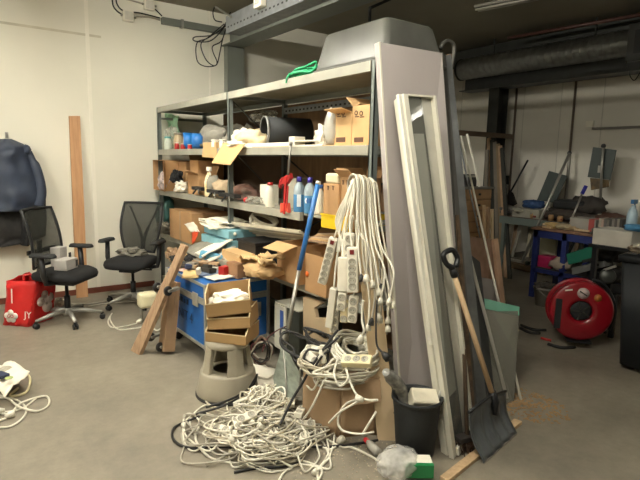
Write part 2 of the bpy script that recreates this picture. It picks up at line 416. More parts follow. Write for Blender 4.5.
# ------------------------------------------------------------------ services and column by the far wall
y0 = sol(458, 'Y', (6.75, 0, 3.1))
t = thing('ventilation_pipe', 'large round spiral duct running below the ceiling at the back', 'duct', (6.75, y0, 3.07))
ctr = (at(459, 62.5, 'X', 6.75)+at(463, 82, 'X', 6.75))/2
prof = []; yy = 0
while yy < 7:
    prof += [(.155, yy), (.155, yy+.075), (.158, yy+.08), (.158, yy+.088), (.155, yy+.093)]; yy += .095
MB().lathe(prof, (6.75, ctr.y, ctr.z+.03), (0, -1, 0), 32).build('pipe', mat('dull_galvanised', '9DA0A2', .36, metal=.6, var=.2, scale=14), t)
MB().lathe([(0, 0), (.15, 0), (.165, 0), (.165, .03), (.155, .03)], (6.75, ctr.y+.005, ctr.z+.03), (0, -1, 0), 32).build('end_cap', darksteel, t)
for k in range(3):
    MB().box((6.74, ctr.y-.6-k*1.5, ctr.z+.18), (6.76, ctr.y-.58-k*1.5, CZ)).build('hanger', darksteel, t)
solo(MB().box((6.98, .5, 3.17), (7.29, 6.0, 3.43)), 'cable_duct', darksteel, 'dark rectangular duct added as shade along the top of the far wall behind the round duct', 'duct')  # dark box added to darken the lit wall strip above the round duct
t = solo(MB().box((6.9, 1, 2.77), (7.2, 5.75, 2.785)).box((6.9, 1, 2.97), (7.2, 5.75, 2.985)).box((7.04, 1, 2.785), (7.06, 5.75, 2.97)), 'steel_beam', mat('dark_grey_paint', '55585A', .5), 'grey horizontal steel beam under the round duct', 'beam')
yc = sol(492, 'Y', (6.95, 0, 2))
solo(MB().box((6.92, yc-.09, 0), (6.935, yc+.09, 2.77)).box((7.15, yc-.09, 0), (7.165, yc+.09, 2.77)).box((6.935, yc-.005, 0), (7.15, yc+.005, 2.77)), 'steel_column', darksteel, 'dark steel column by the far wall left of the workbench', 'column')
t = thing('unit_heater', 'dark grey heater box at the end of the round duct, top right', 'heater', (6.7, 3.0, 3.0))
p = at(625, 62, 'X', 6.5)
MB().box((6.5, p.y-.9, p.z), (6.58, p.y, p.z+.42)).build('casing', mat('heater_grey', '5F6164', .5, metal=.2), t, bevel=.01)
MB().box((6.495, p.y-.8, p.z+.08), (6.5, p.y-.08, p.z+.34)).build('grille', mat('heater_grille', '4B4D50', .5, metal=.3), t)
solo(MB().tube(spline([(6.48, p.y-.02, p.z+.01), (6.5, p.y-.04, p.z-.1), (6.5, p.y-.12, p.z-.22), (6.5, p.y-.2, p.z-.12), (6.5, p.y-.26, p.z-.26)], 8), .006, 6), 'electric_cable', blackc, 'thin dark wire dangling under the heater box', 'cable')
solo(MB().tube([at(508, 38, 'Z', 3.36), at(648, 13.5, 'Z', 3.36)], .022, 8), 'sprinkler_pipe', mat('dark_red_pipe', '4A2E26', .5), 'thin dark red pipe fixed under the ceiling above the duct', 'pipe')
for (pxt, pyt, pxb, pyb, lab) in ((516, 90, 507, 232, 'rusty vertical conduit on the far wall, nearer the column'), (575, 82, 564, 240, 'rusty vertical conduit on the far wall, middle of the wall')):
    y = sol(pxt, 'Y', (WX-.02, 0, 2.6))
    solo(MB().tube([(WX-.02, y, .9), (WX-.02, y, 2.8)], .017, 8), 'wall_conduit', mat('rusty_conduit', '5E5044', .7, var=.3), lab, 'pipe')
y = sol(515, 'Y', (WX-.02, 0, 1.5))
# socket box with long rail at the right
p = at(590, 124, 'X', WX-.03)
t = thing('wall_rail', 'thin horizontal rail with a pale double socket on the far wall', 'rail', p)
MB().box((WX-.05, p.y-1.6, p.z-.08), (WX-.0, p.y-.04, p.z-.05)).build('rail', mat('dull_rail', '6F6A60', .5), t)
MB().box((WX-.05, p.y-.05, p.z-.04), (WX-.0, p.y+.05, p.z+.04)).build('socket', white, t, bevel=.004)
# plank sticking out past the column
a = at(450, 130, 'Y', yc-.13); c = at(518, 137, 'Y', yc-.13)
t = thing('timber_rail', 'thin brown timber rail crossing the dark steel column', 'rail', (c.x, c.y, c.z))
solo_ = MB().box((a.x, yc-.15, c.z-.035), (c.x, yc-.1, c.z+.035)).build('rail', mat('old_brown_timber', '6B5A48', .7), t)
MB().box((6.9, yc-.1, c.z-.05), (6.95, yc-.09, c.z+.05)).build('bracket', darksteel, t)
# ================================================================== storage shelf
SX, SD, YA, YM, YB = 2.1, .62, 2.40, 4.36, 6.28
LV = [2.2, 1.705, 1.225, .70, .16]
sh = thing('storage_shelf', 'long grey metal storage shelving unit with two bays full of clutter', 'shelf', (SX, (YA+YB)/2, 0))
for y in (YA, YM, YB):
    for x in (SX, SX+SD-.04):
        MB().box((x, y-.02, 0), (x+.04, y-.012, 2.2)).box((x, y-.02, 0), (x+.006, y+.02, 2.2)).box((x, y+.012, 0), (x+.04, y+.02, 2.2)).build('post', mat('grey_green_upright', '6F7672', .45, metal=.2), sh)
for li, z in enumerate(LV):
    for (y0, y1) in ((YA+.02, YM-.02), (YM+.02, YB-.02)):
        near = y0 < 3
        if li == 2 and near: yy0 = 3.16
        else: yy0 = y0
        MB().box((SX-.006, yy0, z-.062), (SX+.03, y1, z)).build('beam', shelfcream, sh, bevel=.003)
        MB().box((SX+SD-.03, y0, z-.062), (SX+SD, y1, z)).build('beam', greypaint, sh)
        MB().box((SX+.03, y0, z-.022), (SX+SD-.03, y1, z-.004)).build('shelf_board', shelfcream if li else mat('shelf_board_top', '8D8874', .6), sh)
    for y in (YA, YM, YB):
        MB().box((SX+.04, y-.015, z-.055), (SX+SD-.04, y+.015, z-.024)).build('side_rail', greypaint, sh)
# perforated strip under the top shelf, brown board behind, thin braces
MB().box((SX+.04, YB-.012, 2.06), (SX+SD-.04, YB+.008, 2.085)).build('side_rail', greypaint, sh)
MB().box((SX+SD-.045, YA+.03, 2.04), (SX+SD-.04, YM-.03, 2.1)).build('perforated_strip', perforated('perforated_strip_metal', '85888A', '1E1E1C', .06, 2.06, 2.076), sh)
MB().box((SX+SD+.002, YA-.02, .1), (SX+SD+.014, YM, 2.13)).build('back_board', woodd, sh)
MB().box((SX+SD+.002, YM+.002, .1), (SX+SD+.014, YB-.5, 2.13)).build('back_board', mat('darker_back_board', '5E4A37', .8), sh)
for (y0, y1, z0, z1) in ((YA+.05, YM-.05, .8, 1.65), (YM-.05, YA+.05, .8, 1.65), (YM+.05, YB-.05, .8, 1.65)):
    MB().bar((SX+SD-.05, y0, z0), (SX+SD-.05, y1, z1), .02, .005).build('brace', darksteel, sh)
MB().bar((SX+.05, YM+.0, 1.68), (SX+SD-.1, YM+.0, 1.26), .02, .006).build('brace', darksteel, sh)
MB().bar((SX+.05, YM+.0, 2.12), (SX+SD-.1, YM, 1.75), .02, .006).build('brace', darksteel, sh)

# ---------------- on top: tub and green straps
t = thing('grey_tub', 'large scuffed grey plastic tub upside down on top of the shelving', 'tub', (2.4, 2.7, 2.2))
tubm = mat('scuffed_grey_plastic', '4E4E49', .42, var=.45, scale=3, bump=.08, bscale=6)
yl0 = sol(322, 'Y', (2.13, 0, 2.21)); yl1 = 2.36
yl0 = 3.06
def loopring(x0, x1, y0, y1, z, r, k=5):
    out = []
    for cx, cy, a0 in ((x1-r, y1-r, 0), (x0+r, y1-r, PI/2), (x0+r, y0+r, PI), (x1-r, y0+r, 1.5*PI)):
        for i in range(k+1): a = a0+PI/2*i/k; out.append((cx+r*math.cos(a), cy+r*math.sin(a), z))
    return out
def loft(rings, capb=True, capt=True):
    b = MB(); V = [[b.bm.verts.new(q) for q in R_] for R_ in rings]; N = len(V[0])
    for A, B in zip(V, V[1:]):
        for k in range(N): b.bm.faces.new((A[k], A[(k+1) % N], B[(k+1) % N], B[k])).smooth = True
    if capb: b.bm.faces.new(V[0][::-1])
    if capt: b.bm.faces.new(V[-1])
    return b
loft([loopring(2.12, 2.64, 2.31, yl0, 2.205, .04), loopring(2.125, 2.635, 2.315, yl0-.01, 2.23, .04), loopring(2.165, 2.58, 2.37, yl0-.06, 2.44, .04), loopring(2.18, 2.565, 2.385, yl0-.075, 2.455, .04)]).build('body', tubm, t)
loft([loopring(2.11, 2.65, 2.30, yl0+.01, 2.201, .04), loopring(2.11, 2.65, 2.30, yl0+.01, 2.215, .04)]).build('rim', tubm, t)
greenm = mat('green_webbing', '1F9A63', .6, var=.2)
t = thing('lashing_strap', 'bundle of green lashing straps on top of the shelving beside the tub', 'strap', at(303, 75, 'X', 2.15))
random.seed(4)
b = MB(); y_a, y_b = sol(319, 'Y', (2.15, 0, 2.22)), sol(289, 'Y', (2.15, 0, 2.22))
for k in range(14):
    x = 2.13+.012*k; zz = 2.212+random.random()*.06
    b.tube(spline([(x, y_a+.02*k, zz+.02), (x+.03, y_a*.7+y_b*.3, zz+.045*random.random()), (x, (y_a+y_b)/2, zz+.01), (x-.02, y_a*.2+y_b*.8, 2.22+(zz-2.21)*.7), (x+.03, y_b-.01*k, 2.215)], 6), .008, 5)
b.build('webbing', greenm, t)
MB().tube(spline([at(290, 73, 'X', 2.12), at(287, 78, 'X', 2.09), at(286, 83, 'X', 2.085)], 6), .006, 6).build('loose_end', greenm, t)

# ---------------- helpers for shelf goods (front X, level z)
def ypx(px, X, z): return sol(px, 'Y', (X, 0, z))
def bottle(name, label, px, X, z, h, r, m, capm, cat='bottle', group=None, liquid=None, lab=None, neck=.35, pz=None):
    y = ypx(px, X, z)
    t = thing(name, label, cat, (X, y, z), 0, group)
    MB().lathe([(0, 0), (r*.94, 0), (r, h*.04), (r, h*.62), (r*.9, h*.72), (r*neck, h*.84), (r*neck, h*.9), (0, h*.9)], (0, 0, 0), seg=18).build('body', m, t, local=True)
    MB().lathe([(0, h*.88), (r*neck*1.25, h*.88), (r*neck*1.2, h), (0, h)], (0, 0, 0), seg=14).build('cap', capm, t, local=True)
    if lab:
        MB().lathe([(r*1.012, h*.18), (r*1.012, h*.52)], (0, 0, 0), seg=18).build('label', lab, t, local=True)
    return t

# ---- level 1 left bay (z 1.705)
z = LV[1]
t = thing('tape_roll', 'blue adhesive tape roll standing on the top shelf of the far bay, right one', 'tape', (2.17, ypx(198, 2.17, z+.07), z), group='blue rolls on the far bay')
def roll(t, c, r, w, m, ax):
    MB().lathe([(r*.5, -w/2), (r, -w/2), (r, w/2), (r*.5, w/2), (r*.5, -w/2)], c, ax, 22).build('tape_body', m, t)
    MB().lathe([(r*.42, -w*.52), (r*.5, -w*.52), (r*.5, w*.52), (r*.42, w*.52), (r*.42, -w*.52)], c, ax, 22).build('core', kraft, t)
roll(t, t.location+Vector((0, 0, .082)), .08, .11, blue, (.85, -.5, 0))
y = ypx(188, 2.2, z+.08)
t = thing('tape_roll', 'blue adhesive tape roll with black core, beside the other blue roll', 'tape', (2.2, y, z), group='blue rolls on the far bay')
roll(t, (2.2, y, z+.092), .09, .1, mat('strong_blue', '2878C4', .4), (.95, -.3, 0))
for px, h, lab in ((177, .075, 'small red can with a white lid, far end of the top shelf'), (183, .06, 'small red can nearest the blue rolls'), (190, .05, 'little crimson cap in front of the blue roll')):
    bottle('paint_can', lab, px, 2.13, z, h, .026, red, white, 'can', 'red cans on the far bay', neck=.8)
solo(MB().blob((2.22, ypx(172, 2.22, z), z+.13), (.14, .2, .26), 3, .3, sub=3), 'plastic_bag', clear, 'clear crumpled plastic bag hanging at far end of shelf', 'bag')
b = MB().sheet([at(165, 146, 'X', 2.3), at(180, 146, 'X', 2.34), at(178, 116, 'X', 2.3), at(166, 113, 'X', 2.25)], .002, .02, 8, 3)
solo(b, 'plastic_sheet', mat('mint_film', '9CC8A4', .4, var=.3, scale=20), 'pale green and white plastic film standing at far shelf end', 'sheet')
bottle('plastic_jar', 'translucent jar with greenish lid at far end of top shelf', 168, 2.15, z, .15, .045, mat('frosted_plastic', 'C9CFC0', .4), teal, 'jar', neck=.7)
bottle('plastic_jar', 'beige round jar among clutter behind the red cans', 179, 2.26, z, .2, .06, mat('beige_jar', 'BBA684', .5), greycloth, 'jar', neck=.8)
b = MB()
for i, (p0, p1) in enumerate(((200, 232), (206, 236), (212, 240))):
    b.sheet([(2.14+.06*i, ypx(p1, 2.14, z), z+.02+.05*i), (2.14+.06*i, ypx(p0, 2.14, z), z+.03+.02*i), (2.4+.06*i, ypx(p0, 2.4, z)+.05, z+.12+.07*i), (2.4+.06*i, ypx(p1, 2.4, z), z+.16+.05*i)], .012, .045, 10, i+2)
solo(b, 'dust_sheet', greycloth, 'bunched grey cloth lying on the top shelf left of the middle post', 'cloth')
solo(MB().blob((2.3, ypx(213, 2.3, z+.1), z+.11), (.26, .5, .24), 33, .2, 2.6), 'dust_cloth', mat('mid_grey_cloth', '8B877C', .9, var=.3, scale=9, bump=.5, bscale=25), 'heap of wrinkled grey cloth behind the white cups on the top shelf', 'cloth')
for px, lab in ((215, 'white paper cup lying left of the middle post'), (223, 'white paper cup nearest the middle post')):
    bottle('paper_cup', lab, px, 2.14, z, .085, .035, paper, paper, 'cup', 'white cups by the middle post', neck=.9)
def flapboard(label, pts, X, m, th=.005, name='cardboard_flap', cat='cardboard', X2=None):
    P = [at(a, b_, 'X', (X if i < 2 else (X2 or X))) for i, (a, b_) in enumerate(pts)]
    return solo(MB().slab(P, th), name, m, label, cat)
# two open cartons in the middle whose flaps hang over the beam
c1 = carton('small carton with flap folded down over the top shelf edge', (2.12, 2.34), (ypx(216, 2.12, z), ypx(203, 2.12, z)), (z, z+.06), cardl, open_=True)
MB().slab([at(203, 147, 'X', 2.09), at(216.5, 147, 'X', 2.09), at(216.5, 158, 'X', 2.085), at(202, 157, 'X', 2.085)], .004).build('flap', cardl, c1)
c1 = carton('open carton with a large tilted flap hanging over the shelf edge by the middle post', (2.12, 2.4), (ypx(247, 2.12, z), ypx(219, 2.12, z)), (z, z+.05), cardl, open_=True)
MB().slab([at(223, 144, 'X', 2.07), at(245, 144, 'X', 2.07), at(230, 165, 'X', 1.98), at(211.5, 163, 'X', 1.98)], .005).build('flap', cardl, c1)

# ---- level 1 right bay
for i, (px0, px1, py, sd, lab) in enumerate(((232, 246, 130, 1, 'crumpled white paper heap right of the middle post'), (240, 262, 131, 5, 'crumpled cream wrapping paper in front of the black tube'), (236, 256, 141, 9, 'flattened white packing paper under the cardboard flap'))):
    y0, y1 = ypx(px1, 2.2, z), ypx(px0, 2.2, z); zt = sol(py, 'Z', (2.2, (y0+y1)/2, 0), True)
    solo(MB().blob((2.24-.04*i, (y0+y1)/2, (z+zt)/2), (.22, y1-y0, max(.05, zt-z)), sd, .22, 2.0), 'packing_paper', paper if i != 1 else mat('cream_paper', 'DCC9A0', .8, var=.15, bump=.4), lab, 'paper')
y = ypx(273, 2.3, z+.13)
t = thing('plastic_tube', 'wide black plastic tube lying with its open end forward on the top shelf', 'tube', (2.35, y, z))
pc = Vector((2.2, ypx(264, 2.2, z+.12), z+.135)); axd = Vector((.97, -.25, 0))
MB().lathe([(.115, 0), (.125, 0), (.125, .4), (.115, .4), (.115, 0)], pc, axd, 30).build('tube_wall', blackm, t)
MB().lathe([(.124, -.004), (.13, -.004), (.13, .015), (.124, .015)], pc, axd, 30).build('rim', mat('grey_rim', '8C8C88', .4), t)
solo(MB().blob((2.52, ypx(262, 2.5, z+.28), z+.3), (.2, .36, .1), 11, .4), 'plastic_film', clear, 'clear plastic film lying on top behind the black tube', 'film')
t = thing('cable_duct', 'long white plastic channel lying along the top shelf edge', 'channel', (2.14, ypx(292, 2.14, z), z))
ya, yb = ypx(326, 2.14, z+.03), ypx(240, 2.14, z+.03)
ym = ypx(297, 2.14, z+.03)
MB().box((2.11, ym, z+.0), (2.19, yb, z+.035)).build('channel', white, t, bevel=.003)
MB().box((2.105, ya, z+.035), (2.2, ym+.06, z+.045)).box((2.105, ya, z+.0), (2.2, ym+.06, z+.012)).box((2.105, ym-.02, z+.0), (2.2, ym+.06, z+.075)).build('connector', white, t, bevel=.003)
solo(MB().box((2.11, ypx(366, 2.11, z), z), (2.3, ypx(252, 2.11, z), z+.006)), 'cardboard_sheet', cardl, 'thin sheet of cardboard lining the top shelf edge under the cartons', 'cardboard')
z2 = z+.006
bx = ybox('carton with raised flaps on the top shelf, left of the pair', 334, 351, 113, z2, 2.16, .3, m=cardl, flaps=('-y35', '-x12', '+x60'))
bx2 = ybox('carton with raised flap on the top shelf, beside the right post', 351.5, 370, 105, z2, 2.16, .3, m=cardl, flaps=('+y40', '+x65'))
inkm = mat('brown_print', '5B4030', .8)
for r_, px in ((bx, 340), (bx2, 358)):
    for (dx, dy, w_, h_) in ((0, 130.5, 9, 4),):
        p0, p1 = at(px-4, 137.5, 'X', 2.157), at(px+5, 142, 'X', 2.157)
        MB().box((2.1575, p1.y, p1.z), (2.159, p0.y, p0.z)).build('printed_label', inkm, r_)
    for k in range(2):
        p0 = at(px-2+k*5, 113+k*.3, 'X', 2.157)
        MB().lathe([(.01, 0), (.016, 0), (.016, .002), (.01, .002)], p0, (1, 0, 0), 12).box((2.157, p0.y-.03, p0.z-.026), (2.159, p0.y+.01, p0.z-.02)).build('printed_mark', inkm, r_)
y = ypx(329, 2.15, z)
solo(MB().blob((2.17, y, z+.12), (.09, .12, .25), 4, .12, 2), 'plastic_pouch', mat('milky_plastic', 'BFBDB2', .3, var=.15, alpha=.85), 'milky plastic pouch of parts standing left of the top cartons', 'bag')
solo(MB().blob((2.14, ypx(322, 2.14, z), z+.06), (.08, .12, .13), 7, .35), 'plastic_bag', paper, 'small crumpled white bag between the channel end and the pouch', 'bag')

# ---- level 2 left bay (z 1.225)
z = LV[2]
YR0, YR1 = ypx(166, 2.04, z)+.02, ypx(153.5, 2.04, z)
t = thing('cardboard_box', 'brown carton lying with its opening forward at the far end of the second shelf', 'box', (2.2, (YR0+YR1)/2, z))
MB().box((2.04, YR0, z), (2.4, YR1, z+.005)).box((2.04, YR0, z+.35), (2.4, YR1, z+.355)).box((2.04, YR0, z), (2.4, YR0+.005, z+.355)).box((2.04, YR1-.005, z), (2.4, YR1, z+.355)).box((2.395, YR0, z), (2.4, YR1, z+.355)).build('body', card, t, bevel=.002)
MB().slab([(2.04, YR0, z+.005), (2.04, YR0, z+.35), (1.97, YR0-.16, z+.35), (1.97, YR0-.16, z+.005)], .004).build('flap', card, t)
solo(MB().blob((2.06, ypx(163, 2.06, z)-.02, z+.1), (.12, .2, .2), 5, .35), 'rag', mat('pink_white_cloth', 'D4BFB8', .9, h2='8E8786', scale=18), 'pink and white rag bunched in the far end of the second shelf', 'cloth')
yy0, yy1 = ypx(186, 2.2, z), ypx(172, 2.2, z)
c1 = carton('tall open carton on the second shelf, far bay', (2.2, 2.5), (yy0, yy1), (z, z+.34), card, open_=True)
solo(MB().blob((2.1, ypx(177, 2.1, z), z+.17), (.12, .17, .15), 8, .3), 'glove', blackcloth, 'black glove lying against a carton on the second shelf', 'glove')
solo(MB().blob((2.12, ypx(182, 2.12, z), z+.06), (.14, .2, .13), 2, .3), 'rag', paper, 'white rag under the black glove on the second shelf', 'cloth')
c1 = ybox('small carton with forward flap on the second shelf, far bay', 188, 199, 174, z, 2.14, .2, m=card, flaps=('-x20', '+x70'))
y0, y1 = ypx(207, 2.3, z), ypx(199, 2.3, z)
carton('narrow upright carton beside the spray bottle on the second shelf', (2.2, 2.5), (y0, y1), (z, z+.36), card, flaps=('+y60',))
def spray(label, X, y, z, m, hm, h=.27, group=None, rz=0):
    t = thing('spray_bottle', label, 'spray bottle', (X, y, z), rz, group)
    MB().lathe([(0, 0), (.042, 0), (.045, .02), (.045, h*.5), (.03, h*.68), (.016, h*.76), (.016, h*.82), (0, h*.82)], (0, 0, 0), seg=18).build('body', m, t, local=True)
    MB().box((-.05, -.014, h*.86), (.03, .014, h)).bar((-.02, 0, h*.88), (-.045, 0, h*.72), .012, .01).box((-.062, -.008, h*.92), (-.05, .008, h*.98)).build('trigger_head', hm, t, local=True, bevel=.003)
    return t
spray('white and yellow spray bottle standing on the second shelf', 2.14, ypx(209, 2.14, z), z, mat('yellow_label', 'D9B13E', .5, h2='E0D8C4', scale=10), white, .3, rz=PI/2)
solo(MB().blob((2.16, ypx(214, 2.16, z), z+.13), (.14, .16, .16), 6, .15), 'cap', greycloth, 'grey cap resting right of the spray bottle', 'cap')
solo(MB().blob((2.2, ypx(224, 2.2, z), z+.08), (.2, .26, .17), 9, .25), 'rag', mat('beige_rag', 'B7A184', .9, var=.25, bump=.4), 'beige rag left of the middle post on the second shelf', 'cloth')
solo(MB().blob((2.3, ypx(245, 2.3, z), z+.06), (.24, .42, .13), 12, .25), 'rag', mat('pink_rag', 'A8796A', .9, h2='6D6258', scale=12), 'dusty pink and grey rag right of the middle post on the second shelf', 'cloth')
def clamp(label, px0, px1, py, X, rotd=0):
    p = at((px0+px1)/2, py, 'X', X); w = abs(at(px0, py, 'X', X).y - at(px1, py, 'X', X).y)
    t = thing('spring_clamp', label, 'clamp', p, 0, 'black clamps gripping the second shelf beam')
    MB().box((-.03, -w/2, -.012), (.04, w/2, .022)).build('jaw', black, t, local=True, bevel=.004)
    MB().tube([(-.02, 0, .01), (-.05, w*.15, -.05)], .009, 8).build('handle', black, t, local=True)
    MB().tube([(-.03, -w*.2, .0), (-.04, -w*.3, -.045)], .006, 6).build('screw', steel, t, local=True)
clamp('black clamp on the second shelf beam, furthest left', 194, 204, 189, 2.09)
clamp('black clamp on the second shelf beam, middle one', 209, 221, 192, 2.09)
clamp('black clamp gripping the second shelf beam at the middle post', 221, 237, 196, 2.06)

# ---- level 2 right bay
solo(MB().lathe([(0, -.025), (.018, -.02), (.026, 0), (.018, .02), (0, .025)], (2.13, ypx(246, 2.13, z+.02), z+.026), seg=16), 'red_ball', red, 'small red round cap on the second shelf', 'cap')
solo(MB().blob((2.16, ypx(254, 2.16, z), z+.03), (.12, .18, .06), 3, .3), 'plastic_bag', clear, 'small clear bag lying beside the red cap', 'bag')
carton('small plain white box on the second shelf behind the white bottle', (2.2, 2.3), (ypx(268.5, 2.2, z), ypx(260, 2.2, z)), (z, z+.17), white, name='white_box')
t = bottle('solvent_bottle', 'white plastic bottle with a red cap on the second shelf', 270, 2.13, z, .2, .038, white, red, neck=.5)
# red ratchet clamp hanging on the beam
t = thing('quick_clamp', 'red quick release bar clamp hanging over the second shelf edge', 'clamp', at(284, 195, 'X', 2.07))
P = lambda a, b_, X=2.07: at(a, b_, 'X', X)
MB().bar(P(286, 176), P(284, 214), .022, .012, (1, 0, 0)).build('bar', red, t, bevel=.002)
MB().poly([P(279, 180), P(289, 173), P(290, 178), P(286, 184), P(282, 184), P(279, 187)], (.03, 0, 0)).build('grip', red, t, bevel=.003)
MB().tube([P(281, 188), P(279, 186), P(282, 178)], .008, 8).build('trigger', red, t)
MB().poly([P(280, 203), P(287, 203), P(288, 213), P(284, 210), P(280, 213)], (.03, 0, 0)).build('jaw', mat('red_orange', 'C94A34', .4), t, bevel=.003)
MB().bar(P(288, 186), P(286.5, 208), .01, .008, (1, 0, 0)).build('slide_bar', red, t)
t = thing('metal_rod', 'thin grey rod hanging from the top shelf edge down to the red clamp', 'rod', P(289, 160))
MB().tube([P(291, 142, 2.06), P(288, 175, 2.06)], .008, 8).build('rod', steel, t)
MB().lathe([(.008, -.01), (.014, -.01), (.014, .012), (.008, .012)], P(291, 144, 2.06), (0, 0, 1), 10).build('collar', steel, t)
bx = ybox('grey plastic box with a slotted front on the second shelf behind the red clamp', 288, 296, 178, z, 2.25, .15, m=mat('warm_grey_plastic', '9D9888', .6), name='storage_box')
bluel = mat('blue_detergent', '4F87B5', .25, var=.1); labm = mat('blue_white_label', 'D7DDE0', .5, h2='2A5E9C', scale=14)
purple = mat('purple_cap', '3A2F8C', .4)
for px, lab in ((299, 'tall blue detergent bottle with purple cap, left of the pair'), (309.5, 'tall blue detergent bottle with round blue and white label, right of the pair')):
    h = .26
    t = thing('detergent_bottle', lab, 'bottle', (2.13, ypx(px, 2.13, z), z), 0, 'blue detergent bottles')
    r = .043
    MB().lathe([(0, 0), (r*.94, 0), (r, .01), (r, h*.5)], (0, 0, 0), seg=20).build('filled_part', bluel, t, local=True)
    MB().lathe([(r, h*.5), (r, h*.62), (r*.85, h*.74), (r*.35, h*.85), (r*.35, h*.9), (0, h*.9)], (0, 0, 0), seg=20).build('clear_shoulder', mat('pale_clear_plastic', 'A9B8BE', .25, alpha=.8), t, local=True)
    MB().lathe([(0, h*.86), (r*.45, h*.86), (r*.42, h), (0, h)], (0, 0, 0), seg=14).build('cap', purple, t, local=True)
    if px > 305:
        q = Vector((-.58, -.8, 0)).normalized()
        MB().lathe([(0, r+.002), (.032, r-.008), (.034, r-.01)], (0, 0, h*.36), q, 20).build('label_disc', mat('label_white', 'DFE3E3', .5), t, local=True)
        MB().lathe([(0, r+.006), (.024, r-.003)], (0, 0, h*.36), q, 20).build('label_print', mat('label_blue', '2A5F9E', .5), t, local=True)
    else: MB().cbox((-.024, -.033, h*.33), (.03, .006, .09), Matrix.Rotation(-.63, 3, 'Z')).build('label', mat('label_white', 'DFE3E3', .5), t, local=True)
bottle('spray_can', 'small white bottle squeezed between the blue bottles and the cartons', 319, 2.16, z, .21, .035, white, mat('blue_cap', '3A5F9E', .4), neck=.6)
# yellow crate with two cartons on it (right end of second shelf)
ya, yb = ypx(348, 2.05, z-.03), ypx(321, 2.05, z-.03)
zt, zb = sol(213, 'Z', (2.05, yb, 0), True), sol(227, 'Z', (2.05, yb, 0), True)
t = thing('yellow_crate', 'shallow yellow plastic crate under the two upright cartons', 'crate', (2.15, (ya+yb)/2, zb))
ylw = mat('yellow_plastic', 'E8C11A', .4, var=.05)
MB().box((2.05, ya, zb), (2.4, yb, zb+.006)).box((2.05, ya, zb), (2.056, yb, zt)).box((2.05, ya, zb), (2.4, ya+.006, zt)).box((2.05, yb-.006, zb), (2.4, yb, zt)).box((2.394, ya, zb), (2.4, yb, zt)).build('tray', ylw, t, bevel=.003)
MB().box((2.045, ya-.003, zt-.012), (2.05, yb+.003, zt)).build('rim', ylw, t)
b = MB()
for y in (ya+.02, ya+.1): b.tube([(2.1, y, zb), (2.1, y, zb-.1)], .007, 6)
b.build('peg', steel, t)
zz = zb+.006
c = carton('upright carton with a rounded white top, left of the pair on the yellow crate', (2.06, 2.25), (ypx(338, 2.06, zt), ypx(323, 2.06, zt)), (zz, sol(183, 'Z', (2.06, yb, 0), True)), card)
y_ = ypx(330.5, 2.06, zt)
MB().box((2.062, ypx(337, 2.06, zt), sol(183, 'Z', (2.06, yb, 0), True)), (2.24, ypx(324, 2.06, zt), sol(173, 'Z', (2.06, yb, 0), True))).build('white_top', mat('ivory_foam', 'D9CBA8', .8), c, bevel=.015)
c2 = carton('upright carton with open flaps, right of the pair on the yellow crate', (2.08, 2.3), (ypx(354, 2.08, zt), ypx(339.5, 2.08, zt)), (zz, sol(178, 'Z', (2.06, ya, 0), True)), card, flaps=('+y50', '-x40', '+x80'))
for r_, px, py in ((c, 328, 187), (c, 333, 187), (c2, 343, 181.5), (c2, 347, 181.5)):
    p0 = at(px, py, 'X', 2.058 if r_ is c else 2.078)
    MB().box((p0.x-.001, p0.y-.004, p0.z-.02), (p0.x+.002, p0.y+.004, p0.z+.005)).box((p0.x-.001, p0.y-.009, p0.z+.002), (p0.x+.002, p0.y+.009, p0.z+.008)).build('printed_arrow', inkm, r_)

# ---- level 3 left bay (z .70)
z = LV[3]
solo(MB().blob((2.2, ypx(166, 2.2, z)+.0, z+.24), (.2, .24, .4), 4, .25), 'plastic_bag', mat('dark_teal_film', '3E6E66', .4, h2='2C4A46', scale=10), 'dark teal plastic bag at the far end of the third shelf', 'bag')
solo(MB().blob((2.08, ypx(163, 2.08, z), z+.07), (.16, .2, .14), 14, .3), 'rag', greycloth, 'grey rag on the third shelf end beside the chair', 'cloth')
y0, y1 = ypx(192, 2.06, z), ypx(170, 2.06, z)
carton('large sealed carton on the third shelf of the far bay', (2.06, 2.5), (y0-.0, y1), (z, z+.33), card, tape='9E7A4E')
# light blue trays with papers
ya, yb = ypx(229, 2.02, z+.2), ypx(203, 2.02, z+.2)
for k, (zb_, lab) in enumerate(((z+.1, 'light blue plastic tray, lower of the two on the third shelf'), (z+.19, 'light blue plastic tray, upper one under the pile of papers'))):
    solo(MB().box((2.0+.02*k, ya+.01*k, zb_), (2.3, yb-.02*k, zb_+.075)), 'plastic_tray', lblue, lab, 'tray', 'light blue trays', bevel=.006)
carton('flat brown carton supporting the light blue trays', (2.05, 2.35), (ya-.02, yb+.02), (z, z+.1), cardd)
for k in range(5):
    random.seed(k+3)
    a = random.uniform(-.3, .3); zc = z+.267+.014*k
    c = Vector((2.1+.02*k, (ya+yb)/2+.1+random.uniform(-.08, .1), zc))
    d1 = Vector((math.cos(a), math.sin(a), .02))*.13; d2 = Vector((-math.sin(a), math.cos(a), .03))*.2
    solo(MB().sheet([c-d1-d2, c+d1-d2, c+d1+d2, c-d1+d2], .007, .006, 8, k), 'document', paper, 'loose white document in the pile on the light blue trays', 'paper', 'white papers on the trays')
solo(MB().sheet([at(192, 232, 'X', 1.98), at(199, 230, 'X', 1.98), at(196, 240, 'X', 1.96), at(192, 244, 'X', 1.96)], .004, .006, 5, 2), 'plastic_folder', mat('orange_red', 'E8562F', .5), 'orange red folder corner hanging from the third shelf', 'folder')
solo(MB().sheet([at(184, 224, 'X', 2.0), at(194, 222, 'X', 2.02), at(200, 232, 'X', 1.98), at(190, 232, 'X', 1.98)], .004, .01, 6, 6), 'document', paper, 'white sheet sticking out left of the light blue trays', 'paper')
bottle('mug', 'white mug below the light blue trays by the middle post', 223, 2.04, z, .11, .05, white, white, 'mug', neck=.85)
